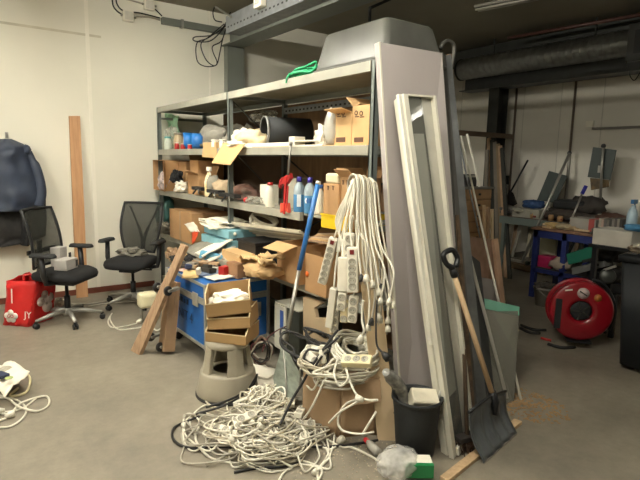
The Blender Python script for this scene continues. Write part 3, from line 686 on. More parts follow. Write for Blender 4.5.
# sliding papers below third shelf
for k, (a, c, lab) in enumerate((((196, 242), (216, 250), 'grey magazine sliding off the third shelf'), ((205, 245), (219, 246), 'white booklet sliding off the third shelf'), ((206, 251), (222, 253), 'pale booklet nearest the blue pouch'))):
    p, q = at(a[0], a[1], 'X', 1.98), at(c[0], c[1], 'X', 1.9)
    w_ = Vector((-.14, .0, -.07))
    solo(MB().sheet([p-w_*.2+Vector((.1, 0, .04)), q-w_*.2+Vector((.1, 0, .04)), q+w_, p+w_], .01, .01, 6, k), 'magazine', [greycloth, paper, mat('pale_cover', 'C9C6B8', .6)][k], lab, 'magazine')

# ---- level 3 right bay
solo(MB().box((2.03, ypx(266, 2.13, z), z+.0), (2.4, ypx(248, 2.13, z), z+.22)).box((2.02, ypx(266, 2.13, z)-.01, z+.2), (2.41, ypx(248, 2.13, z)+.01, z+.225)), 'plastic_crate', black, 'black plastic crate on the third shelf right of the middle post', 'crate', bevel=.006)
random.seed(11)
for k in range(7):
    a = at(232+k*1.5, 223+k*2.0, 'X', 2.12+.04*k); c = at(300+k*3, 232+k*1.6, 'X', 2.12+.03*k)
    solo(MB().bar(a, c, .028, .014, (1, 0, 0)), 'plastic_channel', [whitec2, greyc, white][k % 3], 'white plastic cable channel lying along the third shelf', 'channel', 'plastic channels on the third shelf', bevel=.002)
t = thing('cable_coil', 'coil of white cable resting on the plastic channels', 'cable', (2.3, ypx(262, 2.2, z+.3), z+.3))
b = MB()
cc = at(262, 222, 'X', 2.2)
for k in range(4):
    b.tube(spline([cc+Vector((.05*math.cos(a)+.01*k, .2*math.sin(a), .045*math.sin(a*1+.8)+.012*k)) for a in [2*PI*i/10 for i in range(10)]], 5, True), .009, 6)
b.build('cable', whitec2, t)
MB().tube([cc+Vector((-.05, .1, .04)), cc+Vector((-.06, .1, -.04))], .014, 6).build('tie', greyc, t)
y0, y1 = ypx(297, 2.02, z+.03), ypx(277, 2.02, z+.03)
oc = carton('open carton with a big raised flap on the third shelf, near bay', (2.02, 2.36), (y0, y1), (z, z+.29), card, open_=True)
zt = z+.29
MB().slab([(2.02, y0, zt), (2.02, y1, zt), at(263, 248, 'X', 1.78), at(283, 253, 'X', 1.78)], .005).build('flap', cardl, oc)
MB().slab([(2.36, y0, zt), (2.36, y1, zt), (2.45, y1, zt+.1), (2.45, y0, zt+.1)], .005).build('flap', card, oc)
y0, y1 = ypx(326, 1.99, z+.02), ypx(305, 1.99, z+.02)
oc = carton('carton with an orange sticker beside the blue shovel shaft', (1.99, 2.36), (y0, y1), (z+.0, z+.27), card, flaps=('+x30', '-y70'))
p0 = at(307, 274, 'X', 1.985)
MB().lathe([(0, 0), (.02, 0), (.02, -.002), (0, -.002)], p0, (1, 0, 0), 16).build('sticker', mat('orange_sticker', 'F0762C', .5), oc)
random.seed(2)
for k in range(6):
    a = at(308+k*2, 240-k*1.2, 'X', 2.05+.03*k); c = at(332+k*2, 244-k*2, 'X', 2.1+.04*k)
    solo(MB().bar(a, c, .02, .012), 'wood_offcut', [woodg, cardl, mdf][k % 3], 'thin wooden offcut lying across the carton with the orange sticker', 'wood', 'thin offcuts on the carton')
# brown paper bundle
bc = at(261, 264, 'X', 1.95)
for k, (dx, dy, sx, sy, sz_, lab) in enumerate(((0, 0, .28, .34, .09, 'crumpled brown paper bundle beside the open carton'), (.05, .14, .22, .24, .07, 'crumpled brown envelope nearest the small flat carton'), (-.02, -.16, .2, .2, .06, 'folded brown paper piece nearest the open carton'))):
    solo(MB().blob((bc.x+dx+.02, bc.y+dy, LV[3]+.045+k*.01), (sx, sy, sz_+.02), 20+k, .2, 2.4), 'brown_paper', kraft, lab, 'paper')
for k, (px, py, a, lab) in enumerate(((250, 258, .3, 'creased brown paper sheet on the bundle beside the open carton'), (266, 262, -.4, 'creased brown paper sheet lowest in front of the open carton'), (272, 256, .9, 'creased brown paper sheet nearest the open carton'))):
    c_ = at(px, py, 'X', 1.93); c_.z = max(c_.z, LV[3]+.13-.02*k); d1 = Vector((math.cos(a), math.sin(a), .02))*.06; d2 = Vector((-math.sin(a), math.cos(a), -.02))*.1
    solo(MB().sheet([c_-d1-d2, c_+d1-d2, c_+d1+d2, c_-d1+d2], .004, .02, 7, 50+k), 'brown_paper', mat('brown_paper_light', 'C8A878', .8), lab, 'paper')
y0, y1 = ypx(246, 1.98, z+.06), ypx(222, 1.98, z+.06)
carton('flat brown carton near the middle post at worktop height', (1.9, 2.2), (ypx(241, 1.9, z+.05), ypx(222, 1.9, z+.05)), (z+.045, z+.13), cardl)
solo(MB().box((1.86, ypx(243, 1.9, z), z-.0), (2.15, ypx(219, 1.9, z)-.0, z+.043)), 'book', mat('grey_book', '8A8878', .7), 'thick grey book under the flat brown carton', 'book', bevel=.004)
t = thing('pegboard_hook', 'white knob on the middle post above the brown carton', 'knob', at(235, 234, 'X', 2.08))
MB().blob(at(235, 234, 'X', 2.08), (.03, .03, .03), 1, .02).build('knob', white, t)

# ---- bottom level goods
z = 0
t = thing('computer_tower', 'white and black desktop computer case on the lowest shelf', 'computer', (2.2, ypx(287, 2.05, .3), .16))
y0, y1 = ypx(299, 2.0, .3), ypx(276, 2.0, .3)
ym_ = ypx(287, 2.0, .3)
MB().box((2.0, y0, .16), (2.4, y1, .52)).build('case', mat('pc_dark', '33362F', .5), t, bevel=.006)
MB().box((1.985, ym_, .165), (2.0, y1, .515)).build('front_panel', mat('pc_white', 'BFBDAE', .5), t, bevel=.004)
MB().box((1.982, ym_+.03, .34), (1.986, ym_+.075, .48)).build('badge', mat('pc_blue', '2C4F92', .4), t)
MB().box((1.99, y0, .52), (2.4, y1, .53)).build('top_panel', mat('pc_white', 'BFBDAE', .5), t)
y0, y1 = ypx(333, 2.0, .3), ypx(303, 2.0, .3)
t = thing('plywood_bracket', 'pale plywood side panel with a cut notch standing on the lowest shelf', 'panel', (2.1, (y0+y1)/2, .16))
P = [at(a, b_, 'X', 2.02) for a, b_ in ((303, 297), (303, 338), (330, 345), (333, 322), (322, 318), (316, 318), (314, 308), (322, 303))]
MB().poly(P, (.03, 0, 0)).build('panel', mdf, t, bevel=.002)
MB().box((2.05, y0, .16), (2.35, y1, .18)).build('base', mdf, t)
# ================================================================== left side by the cream wall
# leaning plank
t = MB().slab([at(69, 116, 'Y', WY-.03), at(80, 116, 'Y', WY-.03), at(88.5, 303, 'Y', WY-.16), at(77, 303, 'Y', WY-.16)], .028)
solo(t, 'wooden_plank', woodo, 'tall orange brown pine plank leaning on the cream wall', 'plank')
# coats on a hook
navy = mat('navy_nylon', '323B4D', .55, var=.25, scale=6, bump=.35, bscale=9)
camo_ = mat('dark_patterned_fabric', '1B1B1C', .85, h2='302E2C', scale=16, bump=.3, bscale=20)
hk = at(7, 137, 'Y', WY-.02)
t = thing('coat_hook', 'small metal hook on the cream wall above the navy jacket', 'hook', hk)
MB().tube([hk+Vector((0, .02, .03)), hk+Vector((0, -.03, .0)), hk+Vector((0, -.05, .04))], .006, 6).build('hook', steel, t)
MB().box((hk.x-.015, WY-.006, hk.z-.01), (hk.x+.015, WY, hk.z+.05)).build('plate', steel, t)
def drape(rows, m, name, parent=None, seed=0, fold=.02, Y0=WY-.02, thick=.16):
    """hanging garment: rows of (pixel y, left px, right px); front bulges out of the wall with folds"""
    b = MB(); V = []
    n = 26
    # smooth the rows
    R_ = []
    for a, c in zip(rows, rows[1:]):
        for k in range(4): R_.append(tuple(a[i]+(c[i]-a[i])*k/4 for i in range(3)))
    R_.append(rows[-1])
    for j, (py, l, r) in enumerate(R_):
        A, B = at(l, py, 'Y', Y0-.03), at(r, py, 'Y', Y0-.03); row = []
        for k in range(n+1):
            u = k/n; p = A.lerp(B, u); bul = math.sin(PI*u)**.6
            amp = min(1, j/5)
            f = math.sin(u*13+seed+3*noise.noise(Vector((u*2, j*.08, seed))))*fold*.45*amp + .03*noise.noise(Vector((u*5, j*.25, seed+3)))
            row.append(b.bm.verts.new((p.x, Y0-.015-(thick*bul*(.35+.65*min(1, j/6)))-f*bul, p.z)))
        V.append(row)
    W = [[b.bm.verts.new((v.co.x, Y0, v.co.z)) for v in row] for row in V]
    for j in range(len(V)-1):
        for k in range(n):
            b.bm.faces.new((V[j][k], V[j][k+1], V[j+1][k+1], V[j+1][k])).smooth = True
            b.bm.faces.new((W[j][k+1], W[j][k], W[j+1][k], W[j+1][k+1]))
        b.bm.faces.new((V[j][0], V[j+1][0], W[j+1][0], W[j][0])); b.bm.faces.new((V[j][n], W[j][n], W[j+1][n], V[j+1][n]))
    for R2, Q2 in ((V[0], W[0]), (V[-1], W[-1])):
        for k in range(n): b.bm.faces.new((R2[k], R2[k+1], Q2[k+1], Q2[k]))
    return b
t = thing('jacket', 'navy blue jacket hanging on the cream wall at far left', 'jacket', (hk.x, WY, 1.1))
drape([(139, 0, 12), (144, -8, 24), (150, -16, 29), (156, -20, 31), (170, -22, 37), (188, -22, 43), (200, -22, 44), (206, -22, 38), (210, -20, 30)], navy, 'j', seed=1, thick=.22).build('body', navy, t)
# hood / collar fold and sleeve
MB().blob(at(26, 150, 'Y', WY-.12), (.09, .12, .1), 3, .15).build('hood', navy, t)
MB().tube(spline([at(28, 152, 'Y', WY-.1), at(37, 172, 'Y', WY-.12), at(41, 192, 'Y', WY-.14), at(38, 206, 'Y', WY-.14)], 6), [.04]*4+[.055]*15, 10).build('sleeve', navy, t)
tag(drape([(195, -20, 46), (205, -20, 46), (220, -20, 47), (236, -20, 46), (243, -20, 30), (246, -20, 10)], camo_, 'c', seed=4, thick=.1, fold=.03).build('coat', camo_), 'dark patterned coat hanging beneath the navy jacket', 'coat')
t = thing('trousers', 'black trousers hanging beside the patterned coat', 'trousers', (.7, WY, .8))
drape([(200, 18, 33), (215, 17, 32), (230, 18, 31), (242, 19, 31), (244.5, 20, 30)], blackcloth, 'c', seed=6, thick=.15, fold=.025).build('leg', blackcloth, t)

# office chairs
meshm = mat('dark_mesh_fabric', '2F302A', .8, var=.1, alpha=.62)
seatm = mat('black_seat_fabric', '1B1B1C', .9, var=.15, bump=.1, bscale=90)
legm = mat('grey_cast_aluminium', 'A3A199', .4, metal=.5)
def office_chair(label, loc, rz, style, sh_=.47, base_rot=.3, group=None, lean=.12):
    t = thing('office_chair', label, 'chair', loc, rz, group)     # faces local -Y
    # base
    MB().lathe([(0, .07), (.045, .07), (.05, .09), (.035, .13), (.03, .14), (0, .14)], (0, 0, 0), seg=18).build('hub', legm, t, local=True)
    for k in range(5):
        a = base_rot+2*PI*k/5; d = Vector((math.cos(a), math.sin(a), 0))
        MB().tube([Vector((0, 0, .11)), d*.15+Vector((0, 0, .105)), d*.31+Vector((0, 0, .075))], [.026, .022, .015], 8).build('base_leg', legm, t, local=True)
        cs = MB(); c = d*.31; s2 = Vector((-d.y, d.x, 0))
        for q in (-.016, .016): cs.lathe([(0, -.008), (.022, -.008), (.027, -.004), (.027, .004), (.022, .008), (0, .008)], c+s2*q+Vector((0, 0, .027)), s2, 14)
        cs.box((c.x-.012, c.y-.012, .03), (c.x+.012, c.y+.012, .07)); cs.build('caster', black, t, local=True)
    MB().lathe([(0, .13), (.028, .13), (.028, .26), (.016, .26), (.016, sh_-.1), (0, sh_-.1)], (0, 0, 0), seg=14).build('gas_lift', black, t, local=True)
    MB().box((-.09, -.13, sh_-.12), (.09, .12, sh_-.06)).box((-.2, -.03, sh_-.085), (.2, .01, sh_-.065)).tube([(.1, -.05, sh_-.09), (.26, -.07, sh_-.085)], .009, 6).build('mechanism', black, t, local=True, bevel=.012)
    # seat cushion
    s = MB(); N = 14
    def sp(u, v):   # rounded superellipse
        x = u*.25; y = v*.245
        return x, y
    rings = []
    for (sc, z) in ((.86, sh_-.06), (.97, sh_-.045), (1, sh_-.015), (.97, sh_+.01), (.8, sh_+.028), (.45, sh_+.03)):
        r = []
        for k in range(36):
            a = 2*PI*k/36; c_, s_ = math.cos(a), math.sin(a); e = .42
            x = .25*sc*math.copysign(abs(c_)**e, c_); y = .24*sc*math.copysign(abs(s_)**e, s_)
            r.append((x, y, z - (.03 if y < -.12 else 0)*((-y-.12)/.12 if y < -.12 else 0)))
        rings.append(r)
    loft(rings).build('seat', seatm, t, local=True, smooth=True)
    # backrest
    bz0, bz1 = sh_+.06, sh_+.60
    def bp(u, v, off=0): # u -1..1, v 0..1
        w = (.215 if style == 'square' else .17+.075*math.sin(min(1, v*1.25)*PI*.6))*(1 - (.06 if style != 'square' else 0)*v)
        cur = -.045*(u*u) ; lum = -.035*math.sin(v*PI)
        return Vector((u*w, .22+v*lean+cur+lum+off, bz0+(bz1-bz0)*v))
    NU, NV = 10, 12
    ms = MB(); A = [[ms.bm.verts.new(bp(-1+2*i/NU, j/NV)) for i in range(NU+1)] for j in range(NV+1)]; B = [[ms.bm.verts.new(bp(-1+2*i/NU, j/NV, .006)) for i in range(NU+1)] for j in range(NV+1)]
    for j in range(NV):
        for i in range(NU):
            ms.bm.faces.new((A[j][i], A[j][i+1], A[j+1][i+1], A[j+1][i])).smooth = True; ms.bm.faces.new((B[j][i+1], B[j][i], B[j+1][i], B[j+1][i+1])).smooth = True
    ms.build('backrest_mesh', meshm, t, local=True)
    loop = [bp(-1, v/8) for v in range(9)] + [bp(-1+u/3, 1) for u in range(1, 6)] + [bp(1, 1-v/8) for v in range(9)] + [bp(1-u/3, 0) for u in range(1, 6)]
    MB().tube(loop+[loop[0]], .014, 8).build('back_frame', black, t, local=True)
    if style != 'square':
        y = MB(); 
        for sg in (-1, 1): y.tube(spline([bp(0, .02, .03), bp(sg*.15, .38, .04), bp(sg*.75, .92, .02)], 6), [.022]*3+[.018]*5+[.012]*5, 8)
        y.build('back_support', black, t, local=True)
    else:
        MB().tube(spline([Vector((0, .08, sh_-.09)), Vector((0, .26, sh_-.07)), bp(0, .1, .03)+Vector((0, .02, 0)), bp(0, .45, .03)], 6), .024, 8).box((-.2, .23, bz0+.12), (.2, .25, bz0+.16)).build('back_support', black, t, local=True)
    MB().tube(spline([Vector((0, .08, sh_-.09)), Vector((0, .25, sh_-.06)), bp(0, .05, .03)], 6), .028, 8).build('spine', black, t, local=True)
    for sg in (-1, 1):
        ar = MB().tube([Vector((sg*.2, 0, sh_-.075)), Vector((sg*.285, .01, sh_-.06)), Vector((sg*.30, .02, sh_+.02)), Vector((sg*.30, .03, sh_+.19))], [.02, .022, .026, .024], 8)
        ar.build('arm_post', black, t, local=True)
        loft([loopring(sg*.30-.045, sg*.30+.045, -.11, .14, sh_+.19, .04), loopring(sg*.30-.045, sg*.30+.045, -.11, .14, sh_+.205, .04), loopring(sg*.30-.035, sg*.30+.035, -.10, .13, sh_+.222, .035)]).build('armrest', blackm, t, local=True)
    return t
ch1 = office_chair('black mesh office chair with two grey boxes on its seat, beside the red bag', (.87, 5.40, 0), math.radians(47), 'square', .50, .15, lean=.09)
ch2 = office_chair('black office chair with Y shaped back support beside the shelving', (1.58, 5.68, 0), math.radians(-44), 'y', .50, .5)
# boxes on chair 1, crumpled bag on chair 2
lg = mat('light_grey_box', 'B3AEA8', .6)
Mx = ch1.matrix_basis
p = Mx @ Vector((-.1, .12, .53))
for (q, s3, lab) in (((.1, .13, .53), (.12, .1, .19), 'upright light grey box on the seat of the nearer office chair'), ((-.02, -.02, .53), (.18, .13, .1), 'low light grey box on the seat of the nearer office chair')):
    w_ = Mx @ Vector(q)
    t = thing('small_box', lab, 'box', w_, ch1.rotation_euler.z)
    MB().cbox((0, 0, s3[2]/2), s3).build('body', lg, t, local=True, bevel=.004)
    if s3[2] < .2: MB().cbox((.07, -.071, s3[2]*.5), (.04, .003, .06)).build('opening', mat('dark_print', '4A4644', .6), t, local=True)
w_ = ch2.matrix_basis @ Vector((-.05, .1, .565))
solo(MB().blob(w_, (.3, .16, .09), 8, .4, 3, R=Matrix.Rotation(-.8, 3, 'Z')), 'plastic_bag', mat('crumpled_grey_film', '8F8A7C', .35, h2='4D4B45', scale=22), 'crumpled grey plastic film on the seat of the office chair', 'bag')

# red shopping bag
redbag = mat('red_woven_bag', 'C61F1E', .35, var=.15, scale=5, bump=.25, bscale=9)
t = thing('shopping_bag', 'red shopping bag with white lettering on the floor by the cream wall', 'bag', (.45, 5.75, 0))
fl = [at(4, 326, 'Z', 0), at(30, 326, 'Z', 0)]
Yb = fl[0].y
F = [at(4, 325, 'Z', 0.0), at(28, 327, 'Z', 0.0)]
def rise(p, px, py): # top point in vertical plane through same depth
    return at(px, py, 'Y', p.y)
tl, tr = rise(F[0], 7.5, 281), rise(F[1], 38, 281)
bk = Vector((.28, .26, 0)); bk2 = Vector((.30, .06, 0))
bb = MB(); bl, br = F
bb2 = br+Vector((.24, .18, 0)); bl2 = bl+Vector((.2, .24, 0)); tr2 = at(55, 283, 'Y', tr.y+.12); tl2 = tl+Vector((.2, .2, 0.03))
n_ = 8
def wallq(b, p, seed):
    b.sheet(p, .004, .009, 9, seed)
for sd, p in enumerate(([bl, br, tr, tl], [br, bb2, tr2, tr], [bb2, bl2, tl2, tr2], [bl2, bl, tl, tl2], [bl, bl2, bb2, br])): wallq(bb, p, 0.3*sd)
bb.build('body', redbag, t)
h = MB().tube(spline([at(24, 281, 'Y', tr.y+.1), at(25, 275, 'Y', tr.y+.1), at(36, 275.5, 'Y', tr.y+.05), at(38, 281, 'Y', tr.y)], 6), .012, 6)
h.build('handle', redbag, t)
nrm = (br-bl).cross(tl-bl).normalized(); nrm = nrm if nrm.y < 0 else -nrm
Mf = frame(onplane(29, 315, bl, nrm)+nrm*.016, br-bl, tl-bl)
wh = mat('white_print', 'E9E4DA', .6)
text('lettering', 'JY', wh, t, Mf, .09)
q0 = onplane(12, 316, bl, nrm)+nrm*.014
for (dx, dz, r_) in ((0, 0, .045), (.04, .01, .035), (-.035, .01, .03), (.0, .035, .03)):
    pass
b = MB()
for (dx, dz, r_) in ((0, 0, .045), (.045, .005, .03), (-.04, .005, .03), (0, .035, .03), (.02, -.03, .03), (-.02, -.03, .03)):
    b.lathe([(0, .002), (r_, .002), (r_, -.002), (0, -.002)], q0+(br-bl).normalized()*dx+Vector((0, 0, dz)), nrm, 18)
b.build('flower_emblem', wh, t)
text('emblem_text', 'GO', mat('red_print', 'B8221F', .5), t, frame(q0+nrm*.006, br-bl, tl-bl), .045)
p = onplane(13, 303, bl, nrm)+nrm*.014
MB().bar(p, p+Vector((.0, 0, .14))+(br-bl)*.03, .012, .003, tuple(nrm)).build('white_stripe', wh, t)
side = (bb2-br).normalized(); ns = (bb2-br).cross(Vector((0, 0, 1))).normalized()
q1 = (br+bb2+tr+tr2)/4+ns*.02
b = MB()
for (dx, dz, r_) in ((0, .03, .06), (.06, .04, .045), (-.05, .02, .045), (.02, -.04, .06), (0, .08, .04)):
    b.lathe([(0, .002), (r_, .002), (r_, -.002), (0, -.002)], q1+side*dx+Vector((0, 0, dz)), ns, 18)
b.build('flower_emblem', mat('pale_pink_print', 'C7B4AA', .6), t)
solo(MB().blob(at(57, 305, 'Y', 5.9), (.16, .14, .12), 5, .3), 'plastic_bag', mat('whitish_bag', 'CFC9BC', .5), 'small white bag on the floor behind the red shopping bag', 'bag')
solo(MB().box((-.6, 6.18, 0), (.28, 6.36, .1)), 'plinth_box', mat('pale_box', 'D6D0BF', .6), 'low pale box against the wall at the far left edge', 'box')

# cables along skirting
for k, pts in enumerate(([(88, 306), (110, 303), (150, 300), (170, 297)], [(60, 303), (92, 303), (125, 298), (168, 294)])):
    solo(MB().tube(spline([Vector((q.x, q.y, .008)) for q in [at(a, b_, 'Z', 0.01) for a, b_ in pts]], 8), .008, 6), 'floor_cable', greyc, 'grey cable lying on the floor along the cream wall', 'cable', 'floor cables along the wall')
def floor_cable(pts, r, m, label, group=None, plug=None, name='extension_cable', z=None):
    P_ = [at(a, b_, 'Z', .01) for a, b_ in pts]
    P_ = spline([Vector((p.x, p.y, (z[i] if z else r))) for i, p in enumerate(P_)], 10)
    P_ = [Vector((p.x, p.y, max(r, p.z))) for p in P_]
    t = thing(name, label, 'cable', P_[0], 0, group)
    MB().tube(P_, r, 6).build('cord', m, t)
    for e in (plug or ()):
        a, c = (P_[0], P_[1]) if e == 0 else (P_[-1], P_[-2])
        d = (a-c).normalized()
        MB().lathe([(0, -.005), (.009, -.005), (.02, .02), (.022, .045), (0, .045)], Vector((a.x, a.y, .023)), d, 12).build('plug', m, t)
        MB().tube([Vector((a.x, a.y, .023))+d*.045+Vector((-d.y, d.x, 0))*.008, Vector((a.x, a.y, .023))+d*.06+Vector((-d.y, d.x, 0))*.008], .003, 5).build('pin', steel, t)
    return t
floor_cable([(137, 323), (125, 326), (112, 327), (108, 321), (112, 313), (110, 319), (118, 329), (135, 328), (148, 325)], .007, whitec, 'white cable with a loop and plug on the floor between chair and leaning boards', plug=(0,))
floor_cable([(150, 326), (158, 330), (166, 322), (172, 322)], .007, whitec, 'short white cable on the floor behind the leaning boards')

# ---------------------------------------------------------- wheeled wooden dolly standing on edge + long board
t = MB().slab([at(181, 243, 'X', 1.47), at(185.5, 246, 'X', 1.47), at(139, 355, 'Z', 0), at(130.5, 350.5, 'Z', 0)], .03)
solo(t, 'wooden_board', woodg, 'long weathered wooden board leaning on the blue case', 'board')
t = thing('furniture_dolly', 'small wooden dolly standing on edge against the blue case, casters outward', 'dolly', at(165, 350, 'Z', 0))
wA = MB().slab([at(165, 283, 'X', 1.42), at(170, 282, 'X', 1.42), at(164, 352, 'X', 1.34), at(158, 350, 'X', 1.34)], .09); wA.build('board', mat('dolly_brown', 'A08262', .7), t)
MB().slab([at(172, 281, 'X', 1.47), at(177, 283, 'X', 1.47), at(168, 350, 'X', 1.38), at(164.5, 348, 'X', 1.38)], .03).build('edge_board', woodg, t)
for px, py in ((157, 287), (168, 291), (151, 337), (160, 347)):
    c = at(px, py, 'X', 1.33); c.z = max(c.z, .042)
    MB().lathe([(0, -.013), (.03, -.013), (.038, -.006), (.038, .006), (.03, .013), (0, .013)], c, (.3, -1, .1), 18).build('caster_wheel', blackc, t)
    MB().bar(c, c+Vector((.09, .01, .01)), .045, .022).build('caster_fork', steel, t)
    MB().lathe([(0, -.016), (.012, -.016), (.012, .016), (0, .016)], c, (.3, -1, .1), 10).build('caster_hub', steel, t)
# cream jug on a small grey tube behind
c = at(146, 312, 'Z', 0); 
t = thing('plastic_jug', 'cream plastic canister on grey legs behind the leaning boards', 'jug', (1.45, 5.0, 0))
p = at(147, 300, 'Y', 5.0)
MB().box((p.x-.085, 4.93, p.z-.07), (p.x+.09, 5.07, p.z+.08)).build('body', mat('cream_plastic', 'E6DDB8', .4), t, bevel=.03)
for dx in (-.06, .06): MB().tube([(p.x+dx, 5, p.z-.06), (p.x+dx, 5, 0)], .016, 8).build('leg', greycloth, t)

# ---------------------------------------------------------- blue flight case
cA, cB, cC = at(206, 350, 'Z', .13), at(171, 326, 'Z', .13), at(272, 344, 'Z', .13)
u = (cB-cA); u.z = 0; ul = u.length; u.normalize(); wv = (cC-cA); wv.z = 0; wl = wv.length; wv.normalize()
v_ = Vector((u.y, -u.x, 0)); v_ = v_ if v_.dot(wv) > 0 else -v_
CL = max(ul, .8); CW = wl*abs(v_.dot(wv))+.08; CH = .515
F_ = Matrix((v_, u, Vector((0, 0, 1)))).transposed().to_4x4(); F_.translation = Vector((cA.x, cA.y, .13))
case = thing('flight_case', 'blue flight case on castors with aluminium edges, loaded with clutter', 'case', cA-Vector((0, 0, .13)))
bl = mat('blue_laminate', '1F5FA5', .4, var=.12, scale=4)
def cbx(a, c, nm, m, bev=.0): return MB().box(a, c, F_).build(nm, m, case, bevel=bev)
cbx((.004, .004, 0), (CW-.004, CL-.004, CH-.13), 'body', bl)
cbx((.002, .002, CH-.125), (CW-.002, CL-.002, CH), 'lid', bl)
b = MB()
for z0, z1 in ((-.004, .025), (CH-.165, CH-.13), (CH-.128, CH-.112), (CH-.022, CH+.004)):
    for a, c in (((0-.003, 0, z0), (.004, CL, z1)), ((0, -.003, z0), (CW, .004, z1)), ((0, CL-.004, z0), (CW, CL+.003, z1)), ((CW-.004, 0, z0), (CW+.003, CL, z1))): b.box(a, c, F_)
for x in (0, CW):
    for y in (0, CL): b.box((x-.006 if x == 0 else x-.022, y-.006 if y == 0 else y-.022, 0), (x+.022 if x == 0 else x+.006, y+.022 if y == 0 else y+.006, CH), F_)
b.build('aluminium_edge', alu, case, bevel=.002)
for y in (.12, CL-.18):
    cbx((-.012, y, CH-.2), (-.002, y+.1, CH-.09), 'latch', alu, .004)
cbx((.2, -.012, CH-.2), (.3, -.002, CH-.09), 'latch', alu, .004)
b = MB()
b.box((.07, -.008, CH-.32), (CW-.08, -.002, CH-.2), F_); b.build('recessed_handle_plate', alu, case, bevel=.003)
MB().tube([F_ @ Vector((.14, -.03, CH-.25)), F_ @ Vector((CW-.15, -.03, CH-.25))], .011, 8).build('handle', black, case)
for x in (.07, CW-.07):
    for y in (.09, CL-.09):
        c = F_ @ Vector((x, y, -.09))
        MB().lathe([(0, -.016), (.03, -.016), (.039, -.008), (.039, .008), (.03, .016), (0, .016)], c, u, 18).build('caster_wheel', blackc, case)
        MB().box((x-.03, y-.03, -.055), (x+.03, y+.03, -.004), F_).build('caster_plate', steel, case)
blk = mat('dark_blue_print', '122C4E', .6)
text('lettering', 'UNIT 4', blk, case, frame(F_ @ Vector((-.006, CL*.52, CH*.36)), -u, (0, 0, 1)), .12)
b = MB()
for k in range(6): b.box((-.006, CL*.78-.055*k, CH*.56), (-.0035, CL*.78-.055*k-.032, CH*.56+.035+.008*(k % 2)), F_)
b.build('faded_print', blk, case)
TOP = .13+CH+.004
# clutter on the case top: (u along width, v along length)
def ct(x, y, z=0): return F_ @ Vector((x, y, CH+.005+z))
random.seed(7)
cl = [('note_pad', 'pale pink sheet of paper on the case top', 'paper', 'E3B9AC', .1, .6, .2, .15, .004), ('paper_sheet', 'yellow paper sheet on the near edge of the case top', 'paper', 'D9BC84', .05, .38, .13, .3, .004),
      ('paper_sheet', 'white sheet of paper hanging over the case corner', 'paper', 'DCD6C6', .2, .14, .22, .16, .006), ('magazine', 'grey blue magazine in the middle of the case top', 'magazine', '7F8FA6', .2, .33, .15, .2, .012),
      ('paper_sheet', 'cream sheet at the far end of the case top', 'paper', 'CDBE9E', .13, .72, .2, .12, .005), ('magazine', 'dark magazine under the pink sheet', 'magazine', '4E4B47', .22, .62, .22, .2, .015),
      ('paper_sheet', 'white sheet in front of the small brown carton', 'paper', 'E2DCCC', .34, .12, .16, .12, .008)]
for i, (nm, lab, cat, hx, x, y, w_, d_, th) in enumerate(cl):
    a = random.uniform(-.6, .6); c = ct(x, y, .004+.004*(i % 3)); d1 = Vector((math.cos(a), math.sin(a), 0))*w_/2; d2 = Vector((-math.sin(a), math.cos(a), 0))*d_/2
    solo(MB().sheet([c-d1-d2, c+d1-d2, c+d1+d2, c-d1+d2], th, .005, 6, i), nm, mat('sheet_'+hx, hx, .7), lab, cat)
solo(MB().cbox(ct(.26, .19, .045), (.08, .06, .08), Matrix.Rotation(.4, 3, 'Z')), 'red_box', red, 'small bright red box on the case top', 'box', bevel=.004)
t = thing('tape_roll', 'white roll of tape beside the small red box', 'tape', ct(.36, .17, 0))
MB().lathe([(.025, -.02), (.045, -.02), (.045, .02), (.025, .02), (.025, -.02)], ct(.36, .17, .047), (.6, -.8, 0), 20).build('tape_body', paper, t)
MB().lathe([(.021, -.021), (.025, -.021), (.025, .021), (.021, .021), (.021, -.021)], ct(.36, .17, .047), (.6, -.8, 0), 20).build('core', kraft, t)
c = F_ @ Vector((.42, .13, CH+.005))
ra = math.atan2(v_.y, v_.x)
bc2 = carton('small worn brown carton on the near right of the case top', (c.x-.08, c.x+.08), (c.y-.13, c.y+.13), (c.z, c.z+.12), mat('worn_brown_cardboard', '8F6B4C', .85, var=.2), rz=ra+PI/2+.1, tape='7F6044')
bc2.scale = (1, 1, 1)
# blue pouch, clear wrap
pp = at(216, 258, 'X', 1.9)
t = thing('zip_pouch', 'light blue pouch lying tilted on the clutter above the case', 'pouch', (pp.x, pp.y, pp.z-.08))
Rm = Euler((.1, .25, .5)).to_matrix()
MB().cbox(pp, (.17, .26, .09), Rm).build('body', mat('sky_blue_fabric', '5B98B4', .6, var=.12), t, bevel=.02)
MB().cbox(pp+Rm @ Vector((.0, -.132, .0)), (.15, .004, .012), Rm).build('zip', mat('pouch_zip', '2E5468', .5), t)
solo(MB().blob(F_ @ Vector((.43, .36, CH+.06)), (.2, .34, .11), 9, .35, 2.8), 'plastic_film', mat('frosty_film', 'B5B0A2', .3, h2='8B867A', scale=20), 'crumpled clear film heap on the case top behind the worn carton', 'film')
random.seed(77)
odd = [black, greycloth, woodg, paper, mat('navy_bit', '2A3C66', .5), steel, kraft, mat('dark_red_bit', '7C2420', .5), mat('charcoal_bit', '33312E', .6)]
for k in range(30):
    x = random.uniform(.05, CW-.08); y = random.uniform(.3, CL-.03); s_ = random.uniform(.03, .09)
    c = ct(x, y, .03+random.uniform(.0, .05)*min(1, x/.25)); R_ = Euler((random.uniform(-.2, .2), random.uniform(-.2, .2), random.uniform(0, PI))).to_matrix()
    solo(MB().cbox(c, (s_, s_*random.uniform(.4, 2.2), .02+.03*random.random()), R_), 'small_part', odd[k % 9], 'small part or offcut among the odds and ends heaped on the blue case', 'odds and ends', 'odds and ends on the blue case', bevel=.004)
t = thing('cable_coil', 'white cable coil on the case top by the blue pouch', 'cable', ct(.3, .45))
b = MB()
